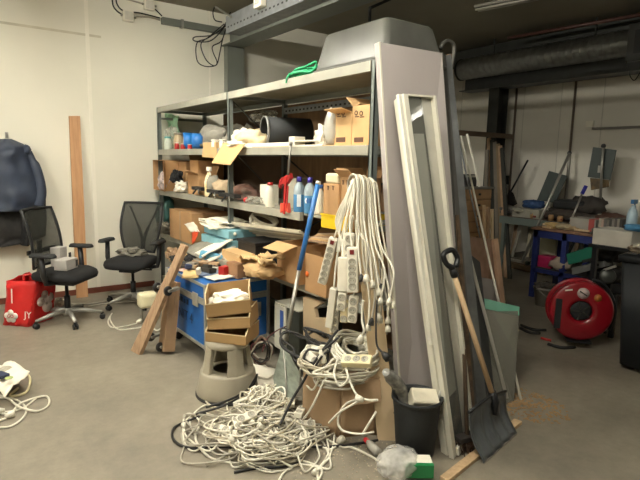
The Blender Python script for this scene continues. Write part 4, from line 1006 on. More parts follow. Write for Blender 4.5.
for k in range(3): b.tube(spline([ct(.3+.09*math.cos(a), .45+.06*math.sin(a), .012+.012*k) for a in [2*PI*i/10+k for i in range(10)]], 5, True), .006, 6)
b.build('cord', whitec, t); MB().lathe([(0, 0), (.014, 0), (.018, .03), (0, .03)], ct(.2, .42, .015), (-1, 0, .1), 10).build('plug', whitec, t)
for k, (px, py, nm, lab, m_, sx) in enumerate(((176, 268, 'hand_tool', 'dark hand tool at the far end of the case top', black, .1), (192, 259, 'glove', 'dark glove on the clutter above the case', blackcloth, .14), (180, 261, 'plastic_bag', 'yellow packet at the far end of the case top', mat('yellow_packet', 'C79A2C', .5), .06), (184, 256, 'bottle_cap', 'white cap among dark tools behind the case', white, .05), (200, 264, 'paper_wad', 'grey wad of paper in the middle of the case clutter', greycloth, .13))):
    p = at(px, py, 'X', 1.8 if k else 1.7)
    solo(MB().blob((p.x, p.y, max(TOP+sx*.22, p.z-.02)), (sx, sx*1.5, sx*.5), 30+k, .3), nm, m_, lab, 'clutter' if k > 3 else ['tool', 'glove', 'packet', 'cap'][k])
solo(MB().box((2.0, 4.42, .42), (2.09, 5.6, .5)).box((2.0, 4.42, .0), (2.06, 4.5, .42)).box((2.0, 5.5, .0), (2.06, 5.6, .42)), 'low_trestle', woodg, 'low wooden trestle behind the blue case', 'trestle')
for k in range(5):
    p = Vector((1.95+.04*(k % 2), 4.6+.2*k, .56))
    solo(MB().blob(p, (.16, .2, .13), 40+k, .4), 'rag', [greycloth, blackcloth, kraft, mat('slate_cloth', '4D555A', .9), woodg][k], ['grey rag on the low trestle nearest the case', 'black rag on the low trestle', 'brown paper wad on the low trestle', 'slate coloured rag on the low trestle', 'brown rag on the low trestle nearest the chair'][k], 'cloth')

# ---------------------------------------------------------- step stool with three bins
sc = at(228, 392, 'Z', 0)
stm = mat('warm_grey_stool_plastic', '9C9482', .5, var=.06)
t = thing('step_stool', 'round warm grey step stool carrying three stacked cardboard bins', 'stool', sc)
MB().lathe([(.19, .012), (.212, .012), (.215, .03), (.205, .06), (.188, .165), (.18, .178), (.165, .182), (.10, .182), (.10, .17), (.17, .165), (.19, .03), (.19, .012)], (0, 0, 0), seg=40).build('base', stm, t, local=True)
MB().lathe([(.213, .0), (.221, .003), (.221, .014), (.213, .02), (.205, .014), (.205, .003), (.213, 0)], (0, 0, 0), seg=40).build('rubber_ring', blackc, t, local=True)
for k in range(4):
    a = -PI/2-.63+.55+k*PI/2
    b = MB(); V = []
    for (r0, r1, z_, w2) in ((.178, .14, .17, .42), (.16, .125, .25, .36), (.147, .11, .36, .4)):
        V.append([b.bm.verts.new((r_*math.cos(a+q), r_*math.sin(a+q), z_)) for r_, q in ((r0, -w2), (r0*1.02, 0), (r0, w2), (r1, w2), (r1, 0), (r1, -w2))])
    for A, B in zip(V, V[1:]):
        for i in range(6): b.bm.faces.new((A[i], A[(i+1) % 6], B[(i+1) % 6], B[i])).smooth = False
    b.bm.faces.new(V[0][::-1]); b.bm.faces.new(V[-1]); b.build('pillar', stm, t, local=True, bevel=.006)
MB().lathe([(0, .345), (.12, .345), (.147, .35), (.15, .365), (.145, .385), (.13, .392), (0, .392)], (0, 0, 0), seg=36).build('seat', stm, t, local=True)
# bins
binm = mat('storage_bin_cardboard', 'A68558', .8, var=.06, scale=4); edge = mat('bin_edge', 'D8C49A', .8)
# open-fronted parts bins: width along camera right
def parts_bin(label, c, rz, w, d, h, tilt=0, tiltx=0, full=False):
    t = thing('parts_bin', label, 'box', c, rz, 'stacked cardboard bins'); t.rotation_euler = (tiltx, tilt, rz)
    k = .004
    b = MB().box((-w/2, -d/2, 0), (w/2, d/2, k)).box((-w/2, d/2-k, 0), (w/2, d/2, h)).box((-w/2, -d/2, 0), (w/2, -d/2+k, h*.62))
    for s in (-1, 1):
        x = s*w/2; b.poly([(x, -d/2, 0), (x, d/2, 0), (x, d/2, h), (x, -d/2+.05, h), (x, -d/2, h*.62)], (-s*k, 0, 0))
    b.build('body', binm, t, local=True)
    b = MB()
    for s in (-1, 1): b.bar((s*(w/2-.002), -d/2+.05, h), (s*(w/2-.002), d/2, h), .008, .003).bar((s*(w/2-.002), -d/2, h*.62), (s*(w/2-.002), -d/2+.05, h), .008, .003)
    b.bar((-w/2, -d/2, h*.62), (w/2, -d/2, h*.62), .003, .006)
    b.build('cut_edge', edge, t, local=True)
    if full: MB().blob((0, 0, h*.45), (w*.9, d*.85, h*.5), 3, .3, 4).build('paper_filling', paper, t, local=True)
    return t
z0 = .394
ra0 = -.63
parts_bin('cardboard parts bin resting directly on the stool, lowest of three', (sc.x+.03, sc.y-.02, z0), ra0-.25, .29, .24, .105)
parts_bin('cardboard parts bin in the middle of the stack of three', (sc.x+.04, sc.y-.02, z0+.10), ra0-.1, .29, .24, .12, tilt=-.1)
parts_bin('cardboard parts bin filled with paper, topmost of three', (sc.x+.02, sc.y-.01, z0+.21), ra0+.1, .29, .24, .15, tilt=-.12, tiltx=.12, full=True)

# items at the left bottom edge of the picture
p = at(6, 385, 'Z', 0)
t = thing('carrier_bag', 'white plastic bag with a green logo and dark contents at left edge', 'bag', (p.x, p.y, 0))
MB().blob((p.x-.03, p.y, .07), (.26, .22, .13), 5, .15, 2.2).build('contents', mat('dark_mixed_contents', '5C5648', .7, h2='C9C2AE', scale=12), t)
q = [at(-14, 372, 'Z', .1), at(10, 359, 'Z', .16), at(30, 372, 'Z', .13), at(4, 396, 'Z', .1)]
MB().sheet(q, .006, .012, 8, 3).build('bag_film', mat('white_bag_film', 'E3DCCB', .5), t)
qc = at(9, 378, 'Z', .157)
MB().lathe([(0, 0), (.025, 0), (.025, .003), (0, .003)], qc, (0, 0, 1), 20).build('logo', mat('green_logo', 'A3B36E', .6), t)
MB().cbox(at(1, 375, 'Z', .145), (.06, .09, .02), Matrix.Rotation(.5, 3, 'Z')).build('dark_print', mat('navy_print', '2E3650', .6), t)
floor_cable([(22, 371), (30, 378), (26, 392), (10, 396), (18, 388)], .009, mat('yellowish_strap', 'CFC39A', .5), 'cream strap curling beside the white carrier bag')
floor_cable([(-12, 408), (8, 414), (22, 404), (45, 396), (49, 404), (38, 411), (20, 410), (8, 400), (-10, 392)], .007, whitec, 'white cable looping right of the plugs at the lower left edge', z=[.01, .01, .02, .01, .01, .01, .03, .02, .01])
floor_cable([(-10, 427), (10, 426), (24, 416), (25, 406), (12, 398), (-8, 398)], .007, whitec, 'white cable curving forward below the plugs at lower left')
floor_cable([(36, 398), (22, 408), (4, 412)], .007, whitec, 'short white cable ending in a plug at the lower left', plug=(1,))
floor_cable([(-12, 421), (0, 420), (6, 418)], .008, whitec, 'white cable with a large plug at the lower left edge', plug=(1,))
random.seed(3)
# ================================================================== centre foreground
# shovel with blue handle
t = thing('snow_scoop', 'grey aluminium shovel with a blue handle leaning on the shelving', 'shovel', at(287, 395, 'Z', 0))
tp = at(318, 184, 'X', 1.98); md = at(299, 270, 'X', 1.87); lo = at(285, 345, 'X', 1.74)
MB().tube([tp, md], .017, 12).build('blue_grip', blue, t)
MB().tube([md, lo], .0135, 12).build('shaft', steel, t)
MB().lathe([(0, 0), (.019, 0), (.016, .02), (0, .02)], tp, tp-md, 12).build('end_cap', white, t)
# blade: curved dished plate
P = [(283, 342), (300, 373), (299, 385), (287, 409), (276, 392), (273, 378)]
B_ = [at(a, c, 'X', 1.74-(c-342)*.0016) for a, c in P]
cen = sum(B_, Vector())/len(B_)
b = MB(); nb = Vector((-.6, -.7, .35)).normalized()
vc = [b.bm.verts.new(cen+nb*(-.03)), b.bm.verts.new(cen+nb*(-.026))]
o1 = [b.bm.verts.new(q) for q in B_]; o2 = [b.bm.verts.new(q+nb*.004) for q in B_]
for i in range(6):
    j = (i+1) % 6
    b.bm.faces.new((vc[0], o1[j], o1[i])); b.bm.faces.new((vc[1], o2[i], o2[j])); b.bm.faces.new((o1[i], o1[j], o2[j], o2[i]))
o = b.build('blade', mat('dull_scratched_aluminium', '9BA396', .45, metal=.25, var=.3, scale=14, stretch=(1, 1, 3)), t)
MB().tube([B_[0]+nb*.01, cen+nb*-.01, B_[3]+nb*.008], .007, 6).build('rib', steel, t)

# big carton with cables and power strips
cn = at(340, 437, 'Z', 0); ux = Vector((.86, -.51, 0)).normalized()
bl_, br_ = at(303, 424, 'Z', 0), at(378, 434, 'Z', 0)
t = thing('large_carton', 'large worn cardboard box heaped with cables and power strips', 'box', (1.9, 2.45, 0))
bg = mat('dusty_cardboard', 'A88C6C', .85, var=.12, scale=3, bump=.15)
H = .36
c0 = bl_; c1 = cn; c2 = br_; c3 = c0+(c2-c1)+Vector((.02, .05, 0))
def up_(p, o=(0, 0)): return p+Vector((o[0], o[1], H))
b = MB()
for a, c, oa, oc in ((c0, c1, (0, 0), (-.0, -.0)), (c1, c2, (0, 0), (0, 0)), (c2, c3, (0, 0), (0, 0)), (c3, c0, (0, 0), (0, 0))):
    b.sheet([a, c, up_(c, oc), up_(a, oa)], .006, .008, 6, 1)
b.sheet([c0+Vector((0, 0, .003)), c1+Vector((0, 0, .003)), c2+Vector((0, 0, .003)), c3+Vector((0, 0, .003))], .006, 0, 3)
b.build('body', bg, t)
MB().slab([up_(c1)+Vector((.0, .0, .0)), up_(c2), up_(c2)+Vector((-.03, -.05, -.13)), up_(c1)+Vector((-.025, -.05, -.14))], .005).build('flap', bg, t)
cc = (c0+c1+c2+c3)/4
TOPB = H
# filling: coils of cables as separate things
def coil(label, c, rx, ry, turns, r, m, seed, group=None, tilt=(0, 0, 0), dz=.011, spread=.015, plug=True, stack=5):
    random.seed(seed); b = MB(); R = Euler(tilt).to_matrix(); pts = []
    for i in range(turns*10+1):
        a = 2*PI*i/10; k = i/10
        rr = 1+random.uniform(-1, 1)*spread*6
        pts.append(Vector(c)+R @ Vector((rx*rr*math.cos(a), ry*rr*math.sin(a), dz*(k % stack)+random.uniform(0, dz))))
    t = thing('extension_cable', label, 'cable', c, 0, group)
    P_ = spline(pts, 4)
    b.tube(P_, r, 6).build('cord', m, t)
    if plug:
        d = (P_[-1]-P_[-2]).normalized()
        MB().lathe([(0, -.004), (.009, -.004), (.019, .02), (.021, .042), (0, .042)], P_[-1], d, 12).build('plug', m, t)
    return t
top = Vector((cc.x, cc.y, TOPB))
coil('small inner coil of white cable on the right of the big carton', at(356, 352, 'X', 1.95), .06, .09, 8, .008, whitec, 15, tilt=(.2, -.2, 0), spread=.03, stack=4)
coil('thick coil of white cable on the right of the big carton', at(355, 354, 'X', 1.93), .115, .15, 9, .008, whitec, 5, tilt=(.25, -.2, 0), spread=.02, stack=6, dz=.012)
coil('loose coil of cream cable on the left of the big carton', (cc.x-.1, cc.y+.1, TOPB+.0), .11, .13, 6, .007, whitec2, 6, tilt=(.1, .15, 0), spread=.05)
coil('coil of grey cable deep in the big carton', (cc.x, cc.y, TOPB-.05), .14, .13, 6, .008, greyc, 8, spread=.04)
coil('untidy white cable at the front of the big carton', (cc.x-.02, cc.y-.09, TOPB+.01), .16, .07, 4, .007, whitec, 9, tilt=(.2, 0, -.4), spread=.05)
coil('black cable looped over the left side of the big carton', at(306, 352, 'X', 1.75), .08, .17, 3, .007, blackc, 10, tilt=(.4, -.5, .2), spread=.06, stack=3, dz=.016)
coil('second black cable loop at the back of the big carton', at(320, 341, 'X', 1.95), .05, .15, 3, .008, blackc, 13, tilt=(.1, -.3, .1), spread=.05, stack=3)
sockm = mat('shaded_socket_well', 'A9A494', .5); swm = mat('dark_red_switch', '6A1414', .35)  # socket grey has the shade of the recess put into its colour
def power_strip(label, c, d, nrm, L_=.3, n=4, switch=False, m=None, group=None, w=.055, h=.04, cord=None, round_=True, name='power_strip'):
    """bar centred at c, long axis d, sockets facing nrm"""
    m = m or white; d = Vector(d).normalized(); nrm = Vector(nrm); nrm = (nrm-d*nrm.dot(d)).normalized(); s = d.cross(nrm)
    c = Vector(c); M = Matrix((s, d, nrm)).transposed().to_4x4(); M.translation = c
    t = thing(name, label, 'power strip', c, 0, group)
    MB().box((-w/2, -L_/2, -h/2), (w/2, L_/2, h/2), M).build('casing', m, t, bevel=.006)
    y = -L_/2+w*.55; st = (L_-w*1.1-(w*.8 if switch else 0))/max(1, n-1)
    for k in range(n):
        q = M @ Vector((0, y+st*k, h/2))
        MB().lathe([(0, .0006), (.016, .0006), (.0165, .001), (.021, .003), (.0215, 0)], q, nrm, 16).build('socket', sockm, t)
        MB().box((-.009, y+st*k-.002, h/2+.0007), (-.006, y+st*k+.002, h/2+.0022), M).box((.006, y+st*k-.002, h/2+.0007), (.009, y+st*k+.002, h/2+.0022), M).build('contact_hole', black, t)
    if switch: MB().box((-.012, L_/2-w*.65, h/2), (.012, L_/2-w*.65+.026, h/2+.005), M).build('switch', swm, t, bevel=.002)
    if cord: MB().tube(spline(cord, 8), .006, 6).build('cord', whitec, t)
    return t
p = at(358, 361.5, 'X', 1.75)
power_strip('cream three way socket block lying on the cables in the big carton', at(357, 361, 'X', 1.78), (.55, -.8, .12), (-.45, -.2, .85), .17, 3, w=.065, m=mat('cream_socket', 'DDD2A8', .4))
power_strip('second socket block half buried in cables at the left of the big carton', at(316, 350, 'X', 1.8), (.3, -.9, .2), (-.5, -.2, .8), .16, 2, w=.06)
power_strip('white socket block at the front left of the big carton', at(311, 358, 'X', 1.74), (.2, -.9, -.3), (-.6, -.3, .7), .14, 2, w=.055)
t = thing('mains_plug', 'loose white plug resting on the front of the big carton', 'plug', at(325, 358, 'X', 1.73))
MB().lathe([(0, -.05), (.008, -.05), (.014, -.02), (.024, -.01), (.024, .03), (0, .03)], at(322, 358, 'X', 1.72), (.1, -.2, -1), 14).build('body', whitec, t)
# cables hanging down box front
def hang(label, pix, r, m, group=None, plug=None, name='extension_cable', cat='cable'):
    pts = [at(a, c, 'X', x) for a, c, x in pix]; P_ = spline(pts, 8)
    t = thing(name, label, cat, P_[0], 0, group)
    MB().tube(P_, r, 6).build('cord', m, t)
    if plug:
        d = (P_[-1]-P_[-2]).normalized()
        MB().lathe([(0, -.004), (.009, -.004), (.019, .018), (.022, .045), (0, .045)], P_[-1], d, 12).build('plug', plug, t)
    return t
gb = 'white cables hanging over the big carton'
for pix, pl in ([[(334, 358, 1.8), (322, 372, 1.68), (312, 390, 1.66), (300, 372, 1.72), (306, 362, 1.78)], None],
            [[(338, 358, 1.8), (334, 374, 1.68), (340, 386, 1.68), (348, 378, 1.7), (344, 364, 1.75)], None],
            [[(345, 366, 1.75), (352, 386, 1.72), (358, 396, 1.72), (368, 400, 1.75), (378, 400, 1.78)], None],
            [[(360, 399, 1.72), (346, 404, 1.7), (338, 418, 1.68), (342, 430, 1.66), (360, 434, 1.68), (374, 432, 1.75)], None],
            [[(376, 412, 1.78), (370, 422, 1.72), (362, 435, 1.7)], None],
            [[(330, 362, 1.8), (322, 385, 1.66), (310, 410, 1.6), (296, 428, 1.6)], None],
            [[(326, 360, 1.8), (318, 364, 1.72), (306, 368, 1.7), (300, 360, 1.76)], None],
            [[(360, 400, 1.71), (352, 405, 1.69), (340, 412, 1.66), (329, 423, 1.64)], None]):
    hang('white cable draped down the front of the big carton', pix, .0065, whitec, gb)
t = thing('mains_plug', 'white plug hanging at the middle of the big carton', 'plug', at(359, 399, 'X', 1.7))
MB().lathe([(0, -.02), (.012, -.02), (.018, 0), (.018, .025), (0, .025)], at(360, 399, 'X', 1.69), (-.4, .6, .1), 12).build('body', whitec, t)

# -------- heap of tangled cables on the floor
random.seed(21)
hc = at(262, 420, 'Z', .0)
er = Vector((rt.x, rt.y, 0)).normalized(); ed = Vector((fw.x, fw.y, 0)).normalized()
def hp(px, py, h):  # point at height h above where pixel hits that height
    return at(px, py, 'Z', h)
NH = 44
for k in range(NH):
    n_ = random.randint(9, 14); pts = []
    cx_ = random.gauss(262, 20); cy_ = random.gauss(430, 10)
    sx_ = random.uniform(20, 58); sy_ = random.uniform(10, 27); ph = random.uniform(0, 6.28); dr = random.choice((-1, 1))
    base = random.uniform(.008, .1)
    for i in range(n_):
        a = ph+dr*i*2*PI/6.5
        wob = random.uniform(.35, 1.2)
        x = cx_+sx_*wob*math.cos(a); y = cy_+sy_*wob*math.sin(a)
        x = min(338, max(184, x)); y = min(472, max(398, y))
        # heap height falls off towards the rim
        e = ((x-258)/72)**2+((y-430)/38)**2
        hmax = max(.0, 1-e)*.15
        pts.append((x, y, min(hmax, base*random.uniform(.5, 1.4))+.008))
    P_ = [hp(x, y, h) for x, y, h in pts]
    P_ = [Vector((p.x, p.y, max(.007, p.z))) for p in spline(P_, 8)]
    t = thing('extension_cable', 'white mains cable tangled in the big heap on the floor', 'cable', P_[0], 0, 'white cables in the floor heap')
    MB().tube(P_, .0052, 6).build('cord', [whitec, white, whitec2, greyc][k % 4], t)
    if k % 4 == 0:
        d = (P_[-1]-P_[-2]).normalized()
        MB().lathe([(0, -.004), (.007, -.004), (.013, .012), (.015, .034), (0, .034)], P_[-1]+Vector((0, 0, .01)), d, 12).build('plug', whitec, t)
# upper lump: cables rising against the scoop blade
for k in range(14):
    random.seed(60+k); pts = []
    for i in range(12):
        a = i*2*PI/random.uniform(3.4, 6)+k; w_ = random.uniform(.2, 1.2)
        x = 262+ (20+2*k % 7)*w_*math.cos(a); y = 402+16*w_*math.sin(a)
        h = max(.01, .23-.2*((y-384)/40))*random.uniform(.85, 1.05)
        pts.append(at(x, y, 'Z', max(.02, min(.24, h))))
    P_ = spline(pts, 7)
    t = thing('extension_cable', 'white mains cable in the raised part of the heap below the shovel', 'cable', P_[0], 0, 'white cables piled below the grey shovel')
    MB().tube([Vector((p.x, p.y, max(.01, p.z))) for p in P_], .0055, 6).build('cord', [whitec, white, whitec2][k % 3], t)
for k, (px, py, h) in enumerate(((246, 418, .12), (238, 424, .1), (285, 402, .12), (300, 412, .1), (222, 430, .05), (300, 440, .05), (275, 436, .07), (305, 425, .07))):
    power_strip('white socket block buried in the floor heap of cables', at(px, py, 'Z', h), (math.cos(k*1.3), math.sin(k*1.3), .1), (-.3, -.4, .9), .12, 2, w=.05, h=.035, group='socket blocks in the floor heap')
# bigger outer loops, individually placed
floor_cable([(196, 436), (190, 420), (205, 405), (240, 398), (262, 392)], .0065, whitec, 'white cable forming the left outer arc of the floor heap')
floor_cable([(200, 424), (196, 440), (215, 459), (260, 463), (300, 460), (330, 468), (322, 440), (300, 425)], .0065, whitec, 'white cable sweeping round the front of the floor heap')
floor_cable([(320, 486), (318, 470), (330, 455), (334, 430), (322, 412), (304, 408), (292, 420)], .0065, whitec, 'white cable curving down to the lower picture edge right of the heap')
floor_cable([(276, 488), (284, 472), (300, 464), (322, 470), (312, 488)], .0065, whitec, 'white cable loop at the bottom picture edge')
floor_cable([(312, 422), (318, 432), (340, 446), (352, 447), (375, 458), (392, 470)], .0065, whitec, 'white cable running from heap to the clear plastic bag')
floor_cable([(298, 440), (318, 445), (330, 449), (338, 444)], .0065, whitec, 'white cable with a plug lying in front of the big carton', plug=(1,))
bk_ = 'black cables in the floor heap'
floor_cable([(206, 421), (188, 421), (174, 428), (174, 440), (190, 448), (220, 450), (260, 454), (290, 448), (306, 432)], .0075, blackc, 'black cable forming the wide left loop of the floor heap', z=[.06, .01, .01, .01, .01, .03, .04, .05, .06])
floor_cable([(206, 418), (232, 412), (252, 402), (257, 394), (255, 397), (244, 410), (222, 420), (196, 420)], .0075, blackc, 'black cable over the top of the floor heap', z=[.08, .1, .12, .15, .14, .12, .1, .05])
floor_cable([(234, 472), (255, 468), (285, 466), (300, 462)], .0075, blackc, 'short black cable end at the front of the floor heap')
floor_cable([(262, 430), (280, 437), (310, 446), (345, 445), (378, 440)], .007, blackc, 'thin black cable between the heap and the leaning board', z=[.1, .06, .01, .01, .01])
hang('thick black cable arching from the heap up to the big carton', [(280, 425, 1.45), (292, 400, 1.55), (303, 382, 1.62), (312, 366, 1.68), (330, 340, 1.8), (338, 330, 1.85)], .008, blackc)
hang('black cable hanging in loops left of the big carton', [(340, 336, 1.85), (322, 350, 1.75), (308, 350, 1.7), (304, 362, 1.66), (310, 372, 1.66), (322, 356, 1.7)], .0075, blackc)
# dark cable nest beside the computer
for k in range(5):
    random.seed(90+k)
    pts = [at(262+10*math.cos(i*1.3+k)*random.uniform(.5, 1.2), 352+13*math.sin(i*1.3+k)*random.uniform(.5, 1.2)+0, 'X', 1.9-.02*k) for i in range(9)]
    solo(MB().tube(spline([Vector((p.x, p.y, max(.02, p.z))) for p in pts], 7), .006, 6), 'thin_cable', [blackc, mat('maroon_cable', '5A2B2B', .5), mat('brown_cable', '6A5244', .5), greyc, blackc][k],
         ['black thin cable in the nest behind the stool', 'maroon thin cable in the nest behind the stool', 'brown thin cable in the nest behind the stool', 'grey thin cable in the nest behind the stool', 'black thin cable in the nest behind the stool'][k], 'cable', 'black cables behind the stool' if k in (0, 4) else None)
hang('reddish cable running over the computer case', [(262, 352, 1.8), (268, 338, 1.85), (278, 330, 1.9), (290, 325, 1.95)], .005, mat('maroon_cable', '5A2B2B', .5))
for k, (px, py) in enumerate(((262, 375), (265, 381), (258, 371))):
    p = at(px, py, 'Z', .03+.02*k)
    solo(MB().cbox(p, (.2, .26, .012), Euler((.05, .03*k, .3*k)).to_matrix()), 'paper_stack', paper, ['white papers under the nest of thin cables, lowest sheet', 'white papers under the nest of thin cables, middle sheet', 'white papers under the nest of thin cables, top sheet'][k], 'paper')

# -------- leaning board with draped cables
mt, mb_ = at(357, 178, 'Y', 2.28), None
tl, tr_ = at(350, 180, 'X', 1.93), at(370, 180, 'X', 2.03)
t = MB().slab([tl, tr_, at(397, 441, 'Z', 0), at(378, 440, 'Z', 0)], .022)
board_label = 'pale wooden board leaning on the shelving under the draped white cables'
solo(t, 'wooden_board', mdf, board_label, 'board')
gd = 'white cables draped over the leaning board'
random.seed(31)
ND = 15
for k in range(ND):
    u_ = k/(ND-1)
    x0 = 356+19*u_+random.uniform(-1, 1); ytop = 176+5*u_+random.uniform(-2, 1)
    yb = random.uniform(280, 326) if u_ > .15 else 275
    xb = 362+31*u_+random.uniform(-4, 4)
    X0 = 1.89+.12*u_
    mid = (x0+xb)/2+random.uniform(-2.5, 2.5)
    pl = (whitec if k % 5 else blackc)
    # cord: from behind the board over the edge then down in front
    pts = [at(x0-7, ytop+34, 'X', X0+.1), at(x0-7, ytop+9, 'X', X0+.08), at(x0-3.5, ytop+.5, 'X', X0+.04), at(x0+.5, ytop+1.5, 'X', X0-.01), at(x0+2.5, ytop+11, 'X', X0-.025),
           at(x0+(mid-x0)*.5, ytop+38, 'X', X0-.04-.01*(k % 3)), at(mid, (ytop+yb)/2+8, 'X', X0-.07-.012*(k % 3)), at(xb+random.uniform(-4, 4), yb-28, 'X', X0-.10-.01*(k % 3)), at(xb, yb, 'X', X0-.115-.012*(k % 3))]
    P_ = spline(pts, 8)
    t = thing('extension_cable', 'white mains cable hanging in the bundle draped over the leaning board', 'cable', P_[0], 0, gd)
    MB().tube(P_, .0056, 6).build('cord', [whitec, greyc, whitec2, whitec][k % 4], t)
    d = (P_[-1]-P_[-2]).normalized()
    MB().lathe([(0, -.006), (.007, -.004), (.014, .012), (.016, .036), (0, .036)], P_[-1], d, 12).build('plug', pl if k % 5 == 0 else whitec, t)
    MB().tube([P_[-1]+d*.036+Vector((0, .009, 0)), P_[-1]+d*.052+Vector((0, .009, 0))], .0025, 5).build('pin', steel, t)
hang('black cable with plug hanging lowest on the leaning board', [(377, 300, 1.78), (376, 325, 1.78), (377, 345, 1.77), (383, 353, 1.77)], .006, blackc, plug=blackc)
hang('white cable with adaptor plug hanging below the bundle', [(363, 300, 1.76), (362, 320, 1.76), (364, 330, 1.75), (362, 336, 1.75)], .0065, whitec, plug=whitec)
# cords fanning to the left carrying the strips
def strip_px(label, a, c, X, n, sw, L_pad=0, cordpts=None, w=.055, group='power strips hanging beside the leaning board', m=None, nr=(-.75, -.65, .1)):
    A, B = at(*a, 'X', X), at(*c, 'X', X); cen_ = (A+B)/2; d = A-B
    cord = [at(x, y, 'X', xx) for x, y, xx in cordpts] if cordpts else None
    return power_strip(label, cen_, d, nr, d.length+L_pad, n, sw, cord=cord, w=w, m=m, group=None)
strip_px('tilted white power strip with dark switch, furthest left of those hanging', (334, 238), (322, 283), 1.86, 6, True, cordpts=[(334, 238, 1.86), (343, 212, 1.87), (352, 185, 1.88), (356, 178, 1.92)])
strip_px('white power strip with red switch and five round sockets facing forward', (352.5, 247), (353, 292), 1.78, 5, True, w=.06, cordpts=[(352, 247, 1.79), (350, 225, 1.83), (354, 196, 1.87), (357, 179, 1.93)])
strip_px('plain white power strip turned backwards, between the switched ones', (343, 257), (343, 291), 1.80, 0, False, w=.058, cordpts=[(342, 258, 1.8), (345, 228, 1.85), (353, 190, 1.88), (357, 178, 1.92)])
strip_px('white power strip hanging directly behind the red switch strip', (350, 233), (348, 262), 1.84, 3, False, cordpts=[(350, 233, 1.84), (351, 210, 1.86), (354, 184, 1.9)])
strip_px('small power strip with round sockets below the backwards strip', (343, 292), (341, 310), 1.80, 2, False, w=.05, cordpts=[(343, 292, 1.8), (345, 262, 1.83), (352, 220, 1.86)])
strip_px('yellowed power strip low between two others', (345, 300), (344, 322), 1.82, 2, False, w=.045, m=mat('yellowed_plastic', 'C7B78E', .45), cordpts=[(345, 300, 1.82), (348, 262, 1.84), (353, 215, 1.87)])
strip_px('power strip with three round sockets below the red switch strip', (354, 296), (352, 322), 1.80, 3, False, w=.05, cordpts=[(354, 296, 1.8), (357, 262, 1.83), (356, 220, 1.88)])
strip_px('narrow white power strip tilted at lower left of the hanging group', (334, 288), (329, 327), 1.84, 0, False, w=.045, cordpts=[(334, 288, 1.84), (337, 258, 1.86), (348, 210, 1.88)])
strip_px('grey white power strip behind the narrow tilted one', (336, 300), (334, 332), 1.90, 4, False, w=.05, cordpts=[(336, 300, 1.9), (341, 262, 1.9), (350, 215, 1.9)])
for k in range(5):
    hang('thin white cord fanning from the board top to the hanging power strips', [(357-k, 179, 1.93), (351-k*1.2, 195, 1.88), (342-k*1.6, 222, 1.87), (337-k*.2+k*3, 252, 1.86)], .005, whitec, 'cords fanning to the power strips')

# -------- tall panels at the near end of the shelving
tall = mat('grey_primed_panel', 'A8A09C', .6, var=.06, scale=2.0, bump=.03, stretch=(1, 1, .4))
off = mat('off_white_paint', 'CFCBBB', .5, var=.05)
t = thing('tall_panel', 'tall grey primed panel leaning upright against the end of the shelving', 'panel', (2.25, 2.0, 0))
TL, TR = at(378.5, 42, 'Y', 2.3), at(442, 53, 'Y', 2.3); BL, BR = at(402, 436, 'Z', 0), at(468, 424, 'Z', 0)
MB().slab([TL, TR, BR, BL], -.035 if ((TR-TL).cross(BL-TL)).y < 0 else .035).build('sheet', tall, t)
nrm = (TR-TL).cross(BL-TL).normalized(); nrm = nrm if nrm.y < 0 else -nrm
e = (TR-TL).normalized()
MB().slab([TL, TL+e*.012, BL+e*.012, BL], nrm*.004).build('edge_strip', off, t)
# door element with glazing
TL2, TR2 = at(399, 95.5, 'Y', 2.16), at(430.5, 98, 'Y', 2.16); BL2, BR2 = at(449, 458, 'Z', 0), at(469, 430, 'Z', 0)
t = thing('door_element', 'tall white glazed door side panel leaning in front of the grey panel', 'door panel', (BL2+BR2)/2)
ex = (TR2-TL2); ln = (BL2-TL2)
n2 = ex.cross(ln).normalized(); n2 = n2 if n2.y < 0 else -n2
def dq(u0, u1, v0, v1, z0, z1):   # sub-slab of the door; u,v in 0..1
    def pnt(u_, v): return (TL2.lerp(TR2, u_)).lerp(BL2.lerp(BR2, u_), v)
    p = [pnt(u0, v0), pnt(u1, v0), pnt(u1, v1), pnt(u0, v1)]
    return [q+n2*z0 for q in p], n2*(z1-z0)
def dpart(args, nm, m, bev=.002): 
    p, ext = dq(*args); return MB().slab(p, ext).build(nm, m, t, bevel=bev)
gl = glassy('grey_window_glass', '8E8E84', .6, .01)
dpart((0, .14, 0, 1, 0, .035), 'stile', off); dpart((.93, 1, 0, 1, 0, .045), 'stile', off)
dpart((.58, .93, .006, 1, 0, .016), 'wide_stile', mat('greyish_white_paint', 'B9B6A8', .5))
dpart((.14, .93, 0, .006, 0, .04), 'top_rail', off)
dpart((.14, .58, .006, .98, .0, .012), 'backing', mat('glass_backing', '8C877B', .6))
dpart((.14, .58, .006, .98, .02, .026), 'glass_pane', gl, 0)
dpart((.14, .58, .98, 1, 0, .05), 'bottom_rail', off)
# second slimmer white strips to its left
S = [at(393.5, 101, 'Y', 2.22), at(397.5, 97, 'Y', 2.18), at(447, 456, 'Z', 0), at(441, 452, 'Z', 0)]
solo(MB().slab(S, .03), 'door_jamb', off, 'white door jamb strip leaning against the left edge of the glazed panel', 'jamb', bevel=.002)
S = [at(398.5, 94, 'Y', 2.10), at(401.5, 94, 'Y', 2.10), at(435, 345, 'Y', 1.85), at(431.5, 345, 'Y', 1.85)]
solo(MB().slab(S, .02), 'white_moulding', mat('bright_white_paint', 'E0DDCF', .45), 'bright white moulding strip ending halfway down the glazed panel', 'moulding', bevel=.002)

